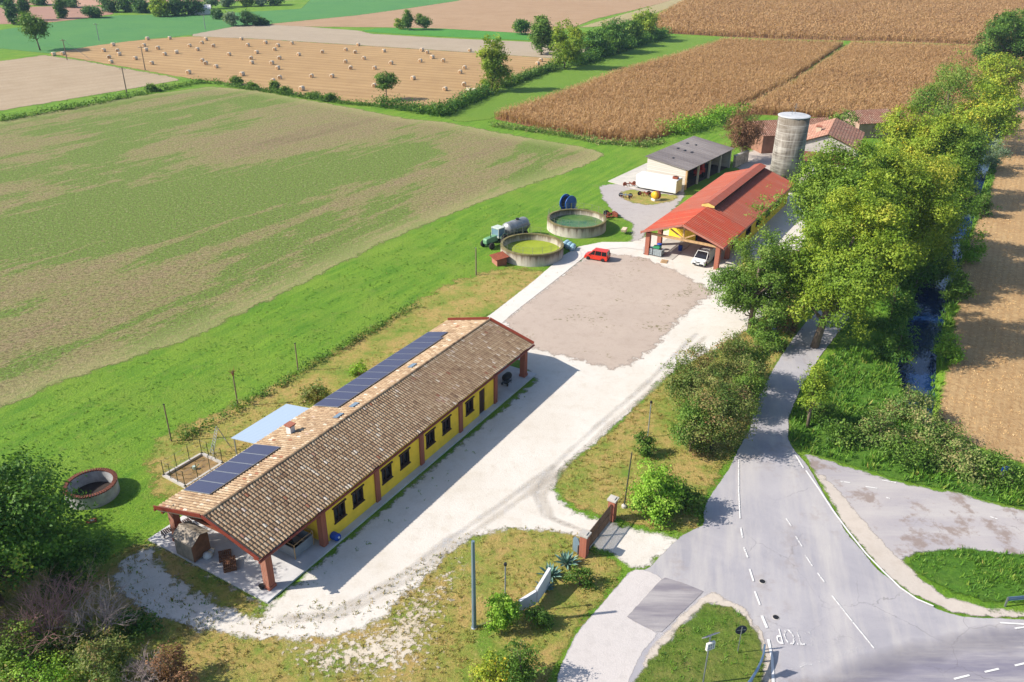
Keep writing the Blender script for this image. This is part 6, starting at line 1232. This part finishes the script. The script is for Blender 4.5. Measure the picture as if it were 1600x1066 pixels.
def agave(label, base, s):
    p = G(*base); t = thing('agave', label, 'plant', (p[0], p[1], 0), 0, 'blue-green agaves beside the gate')
    V = []; F = []; T = []
    for k in range(30):
        a = k*2.4; el = R(20+60*(k/30)); L_ = s*rng.uniform(.8, 1.1); w_ = .11*s; d = np.array([math.cos(a), math.sin(a), 0]); sd = np.array([-d[1], d[0], 0]); o = len(V)
        for f, ww, up_ in ((0, .6, 0), (.4, 1, 0), (.75, .6, .02), (1, .02, .0)):
            c = d*L_*f*math.cos(el)+np.array([0, 0, L_*f*math.sin(el)-.12*L_*f*f]); V += [c-sd*w_*ww+np.array([0, 0, .04*s]), c, c+sd*w_*ww+np.array([0, 0, .04*s])]
        for j in range(3):
            for i in range(2): F.append([o+j*3+i, o+j*3+i+1, o+j*3+4+i, o+j*3+3+i]); T.append(.3+.5*rng.random())
    npmesh('rosette', np.array(V), np.array(F), LM['agave'], np.array(T), t)
    q = MB(); q.lathe([(.16*s, 0), (.13*s, .18*s), (0, .22*s)], 10); q.build('core', BARK, t)
agave('blue-green agave nearest the left gate pillar, topmost of three', (884, 882), 1.15)
agave('blue-green agave between the other two beside the gate', (860, 901), 1.1)
agave('blue-green agave nearest the white board, lowest of three', (851, 921), .95)
# ---- left foreground
tree('broad_tree', 'huge dark green tree in the left foreground, nearest the camera', 'tree', None, 13.2, 13.5, 'dark', cb=.1, prof='tall', nleaf=52000, ls=.24, lobes=48, at=G(10, 960)+np.array([-.9, .9, 0]), loose=.1)
tree('broad_tree', 'lower dark bushy tree in front of the porch corner side', 'tree', None, 4.6, 4.6, 'dark', cb=.05, prof='round', nleaf=9000, ls=.2, lobes=18, at=G(118, 915))
tree('broad_tree', 'dark green tree rising at the left photo edge behind the huge one', 'tree', None, 9.0, 8.0, 'dark', cb=.08, prof='tall', nleaf=14000, ls=.24, lobes=24, at=G(-60, 880))
def bare_shrub(label, base, h, w_, mat, n, name='bare_shrub', seed=1):
    p = G(*base); t = thing(name, label, 'shrub', (p[0], p[1], 0), 0, 'leafless shrubs in the left foreground'); rnd = random.Random(seed); q = MB()
    def grow(o, d, l, r, lv):
        m = o+d*l*.5+Vector((rnd.gauss(0, .06), rnd.gauss(0, .06), 0))*l; e = m+(d+Vector((rnd.gauss(0, .3), rnd.gauss(0, .3), rnd.gauss(0, .12)))).normalized()*l*.5
        q.path([o, m, e], [r, r*.8, r*.55], 4 if lv else 5)
        if lv < 4:
            for _ in range(3 if lv < 2 else 2): grow(m.lerp(e, rnd.random()), (d+Vector((rnd.gauss(0, .55), rnd.gauss(0, .55), rnd.gauss(.05, .35)))).normalized(), l*rnd.uniform(.5, .8), r*.55, lv+1)
    for k in range(n):
        a = rnd.uniform(0, 6.28); s_ = rnd.uniform(.2, 1)*w_/h; grow(Vector((math.cos(a)*.3, math.sin(a)*.3, 0)), Vector((math.cos(a)*s_, math.sin(a)*s_, 1)).normalized(), h*rnd.uniform(.42, .58), .05, 0)
    q.build('branches', mat, t)
    q = MB(); q.lathe([(.35, 0), (.25, .2), (0, .3)], 9); q.build('root_crown', BARK, t)
bare_shrub('reddish leafless shrub before the huge dark tree', (82, 1000), 4.6, 3.0, DRYTWIG, 24, seed=3)
bare_shrub('greyer leafless shrub right of the reddish one', (160, 1000), 4.0, 2.2, GREYTWIG, 16, seed=8)
bare_shrub('small greyish leafless shrub at the bottom edge beside the rusty bush', (232, 1066), 1.9, 1.0, GREYTWIG, 12, seed=12)
bush('pale green bramble bush under the reddish leafless shrub', (40, 1040), 975, 120, 'sparse', 3500, ls=.17, lobes=12)
bush('olive and rusty bush at the bottom left edge', (165, 1064), 1000, 110, 'mixed', 3400, ls=.15, lobes=12)
bush('olive bush between the leafless shrubs and the rusty bush', (130, 1015), 970, 80, 'mixed', 2200, ls=.16, lobes=10)
bush('dark rusty bush right of the small leafless shrub', (270, 1068), 1010, 70, 'rust', 1600, ls=.15, lobes=8)
bush('bright low weeds at the very bottom left corner', (60, 1085), 1040, 140, 'bright', 2200, ls=.15, lobes=10)
bush('dark low bush on the shaded edge of the white yard', (215, 985), 960, 70, 'dark', 1500, ls=.16, lobes=8)
# ---- right banks
GW_ = 'seeding weeds and shrubs on the right bank'
for (b_, top, w_, lf, n, lab) in (((1410, 655), 598, 70, 'reed', 2600, 'pale seeding shrub at the near end of the canal water'), ((1372, 690), 640, 70, 'reed', 2200, 'seeding shrub midway between young tree and canal end'), ((1450, 700), 640, 84, 'reed', 2800, 'seeding shrub beside the tan stubble corner'), ((1500, 735), 690, 90, 'reed', 2600, 'olive shrub below the tan stubble corner'), ((1420, 725), 684, 84, 'mid', 2200, 'dark green shrub in the middle of the right bank'), ((1560, 752), 715, 90, 'mid', 2000, 'low green shrub behind the blue sign'), ((1310, 690), 655, 60, 'mid', 1600, 'low dark shrub right of the young tree foot'), ((1280, 655), 628, 44, 'mid', 1200, 'small shrub at the foot of the young tree')):
    bush(lab, b_, top, w_, lf, n, ls=.2, group=GW_, loose=.3, lobes=10)
GC = 'green shrubs on the canal banks'
for (b_, top, w_, lf, n, lab) in (((1478, 560), 520, 46, 'bright', 1500, 'bright bush on the right canal bank by the open water'), ((1492, 470), 420, 48, 'mid', 1800, 'green bush on the right canal bank beside the shadow stripes'), ((1512, 410), 355, 44, 'bright', 1800, 'light green bush on the right canal bank further up'), ((1530, 340), 296, 40, 'mid', 1500, 'green bush on the right canal bank beside the upper water'), ((1548, 262), 216, 50, 'grey', 2000, 'grey-green bush filling the gap in the field track'), ((1400, 560), 505, 60, 'dark', 2200, 'shaded dark bush on the left canal bank by the open water'), ((1390, 505), 440, 70, 'dark', 2600, 'shaded dark bush under the broad plane crown'), ((1428, 455), 390, 56, 'dark', 2200, 'shaded dark bush midway up the left canal bank'), ((1455, 415), 350, 54, 'mid', 2200, 'shaded bush where the canal narrows'), ((1480, 370), 315, 46, 'mid', 1900, 'shaded bush under the green plane at the canal'), ((1572, 205), 172, 40, 'mid', 1500, 'bush on the field track beyond the grey-green one')):
    bush(lab, b_, top, w_, lf, n, ls=.26, group=GC, lobes=9)
for (b_, top, w_, lf, n, lab) in (((1500, 318), 268, 40, 'mid', 1800, 'shaded shrub on the canal edge below the yellow-tipped plane'), ((1522, 268), 222, 36, 'mid', 1500, 'shrub on the left canal edge under the far yellowish plane'), ((1470, 440), 398, 34, 'mid', 1200, 'small shrub standing in the narrow canal between the water pools')):
    bush(lab, b_, top, w_, lf, n, ls=.24, group=GC, lobes=9)
bush('rusty shrub at the lane bend under the front plane', (1228, 520), 480, 34, 'rust', 1100, ls=.22, lobes=7)
bush('grey-green shrub on the white yard right of the porch tree', (1232, 432), 405, 24, 'grey', 700, ls=.22, lobes=5)
bush('dark shrub at the ditch below the porch tree', (1190, 545), 490, 60, 'mid', 2400, ls=.22, lobes=9)

# ---- ripe corn: one mass per field
def corn(name, label, poly, per, hs, wd, seed):
    Q = inside(W2(poly), per, mn=.4)
    rowv = np.array([-math.sin(YAW), math.cos(YAW)]); s_ = Q@rowv; Q = Q+np.outer(np.round(s_/.75)*.75-s_, rowv) if hs < 3 else Q
    n = len(Q); k = 7; idx = np.repeat(np.arange(n), k); m = n*k
    a = rng.uniform(0, 2*np.pi, m); el = np.where(np.tile(np.arange(k), n) < 3, rng.uniform(1.1, 1.5, m), rng.uniform(.1, 1.0, m)); L_ = np.where(np.tile(np.arange(k), n) < 3, rng.uniform(.75, 1.05, m)*hs, rng.uniform(.3, .5, m)*hs)
    z0 = np.where(np.tile(np.arange(k), n) < 3, 0, rng.uniform(.35, .85, m)*hs)
    d = np.stack([np.cos(a)*np.cos(el), np.sin(a)*np.cos(el), np.sin(el)], 1); sd = np.stack([-np.sin(a), np.cos(a), np.zeros(m)], 1)*(wd*rng.uniform(.5, 1.1, m))[:, None]
    b0 = np.column_stack([Q[idx]+rng.normal(0, .12, (m, 2)), z0]); b1 = b0+d*L_[:, None]*.6; b2 = b1+d*L_[:, None]*.4*np.array([1, 1, .2])
    V = np.stack([b0-sd*.5, b0+sd*.5, b1+sd, b1-sd, b2+sd*.3, b2-sd*.3], 1).reshape(-1, 3); o = np.arange(m)[:, None]*6
    F = np.concatenate([o+np.array([0, 1, 2, 3]), o+np.array([3, 2, 4, 5])])
    big = .5*np.sin(Q[:, 0]*.11+1.7*np.sin(Q[:, 1]*.05))+.5*np.sin(Q[:, 1]*.13+seed)
    T = np.clip(.5+.06*big[idx]+rng.normal(0, .15, m), 0, 1); T = np.concatenate([T, T])
    ob = npmesh(name, V, F, LM['corn'], T); tag(ob, label, 'corn', None, 'stuff')
corn('standing_corn', 'ripe brown standing corn between meadow and dark furrow', CORN_A, 4.2, 2.3, .055, 1)
corn('standing_corn', 'ripe brown standing corn behind the farmhouse up to the tree row', CORN_B, 3.2, 2.3, .065, 4)
corn('standing_corn', 'ripe brown standing corn in the farthest right field', CORN_C, .9, 2.4, .13, 9)
# ---- rough grass tufts
def tufts(name, label, poly, per, h, leaf, wd=.02, mn=.15, k=7):
    Q = inside(W2(poly), per, mn=mn); 
    nz = np.sin(Q[:, 0]*.9+2*np.sin(Q[:, 1]*.37))*np.sin(Q[:, 1]*.8+1.4*np.sin(Q[:, 0]*.5)); Q = Q[rng.random(len(Q)) < .45+.45*nz]
    bc_ = G(146, 773)[:2]; Q = Q[np.hypot(*(Q-bc_).T) > 2.15]; nz = np.zeros(len(Q))
    n = len(Q); m = n*k; idx = np.repeat(np.arange(n), k); a = rng.uniform(0, 2*np.pi, m); el = rng.uniform(.5, 1.45, m); L_ = h*rng.uniform(.4, 1.2, m)*np.repeat(rng.uniform(.6, 1.4, n), k)
    d = np.stack([np.cos(a)*np.cos(el), np.sin(a)*np.cos(el), np.sin(el)], 1); sd = np.stack([-np.sin(a), np.cos(a), np.zeros(m)], 1)*(wd*rng.uniform(.6, 1.4, m))[:, None]
    b0 = np.column_stack([Q[idx]+rng.normal(0, .07, (m, 2)), np.full(m, .02)]); e = b0+d*L_[:, None]
    V = np.stack([b0-sd, b0+sd, e+sd*.5, e-sd*.5], 1).reshape(-1, 3); F = np.arange(4*m).reshape(m, 4)
    T = np.clip(.45+np.repeat(rng.normal(0, .17, n), k)+rng.normal(0, .1, m), 0, 1)
    tag(npmesh(name, V, F, LM[leaf], T), label, 'grass', None, 'stuff')
tufts('grass', 'rough dry grass around the pole and white board', VERGE1, 9, .16, 'drygrass', .022)
tufts('grass', 'rough dry grass on the verge below the lane hedge', VERGE2, 9, .18, 'drygrass', .022)
tufts('grass', 'thick green grass on the sign triangle', SIGNISL, 14, .24, 'grass', .025)
tufts('grass', 'thick tall green grass on the right road island', RISL, 26, .34, 'grass', .03)
tufts('grass', 'tall lush green plants along the right bank', RBANK, 18, .5, 'grass', .045)
tufts('grass', 'short dry grass on the strip behind the long barn', DRY, 4, .14, 'drygrass', .025)
LAWN = [(-60, 720), (90, 606), (300, 536), (500, 438), (680, 352), (780, 312), (860, 330), (750, 420), (600, 492), (370, 622), (235, 690), (225, 770), (250, 838), (150, 860), (100, 850), (-60, 900)]
tufts('grass', 'short bright green grass of the long meadow strip', LAWN, 3.5, .09, 'grass', .03)
tufts('grass', 'shaded green grass between the plane row and the canal', [(1285, 545), (1340, 470), (1420, 360), (1480, 280), (1500, 300), (1450, 420), (1420, 500), (1400, 590), (1330, 560)], 5, .5, 'grass', .05)
tufts('grass', 'lush green growth on the right canal bank', [(1448, 640), (1458, 540), (1476, 450), (1512, 350), (1545, 262), (1560, 250), (1548, 310), (1524, 352), (1500, 420), (1490, 500), (1484, 540), (1468, 600), (1460, 645)], 7, .6, 'grass', .05)
tufts('weeds', 'scattered low weeds on the gravel along the barn slab edge', [(440, 940), (560, 850), (700, 725), (838, 600), (850, 606), (720, 735), (580, 860), (470, 945)], 2.2, .12, 'grass', .03, mn=0)
tufts('weeds', 'scattered low weeds on the shaded yard beside the porch slab', [(190, 870), (240, 850), (410, 950), (330, 985), (230, 960), (185, 910)], 4.5, .12, 'grass', .03, mn=0)
tufts('stubble', 'cut maize stalks and litter on the tan field', MAIZE[4:], 8, .12, 'litter', .022, k=5)
hz = bpy.data.materials.new('haze_air'); hz.use_nodes = True; nt_ = hz.node_tree; nt_.nodes.clear()
ho = nt_.nodes.new('ShaderNodeOutputMaterial'); pv = nt_.nodes.new('ShaderNodeVolumePrincipled'); pv.inputs['Color'].default_value = (.5, .7, 1, 1); pv.inputs['Density'].default_value = .0001; pv.inputs['Anisotropy'].default_value = .0
nt_.links.new(pv.outputs[0], ho.inputs['Volume'])
q = MB(); q.span(-3100, 3100, -3100, 3100, -3, 48); struct(q.build('haze', hz), 'stuff')
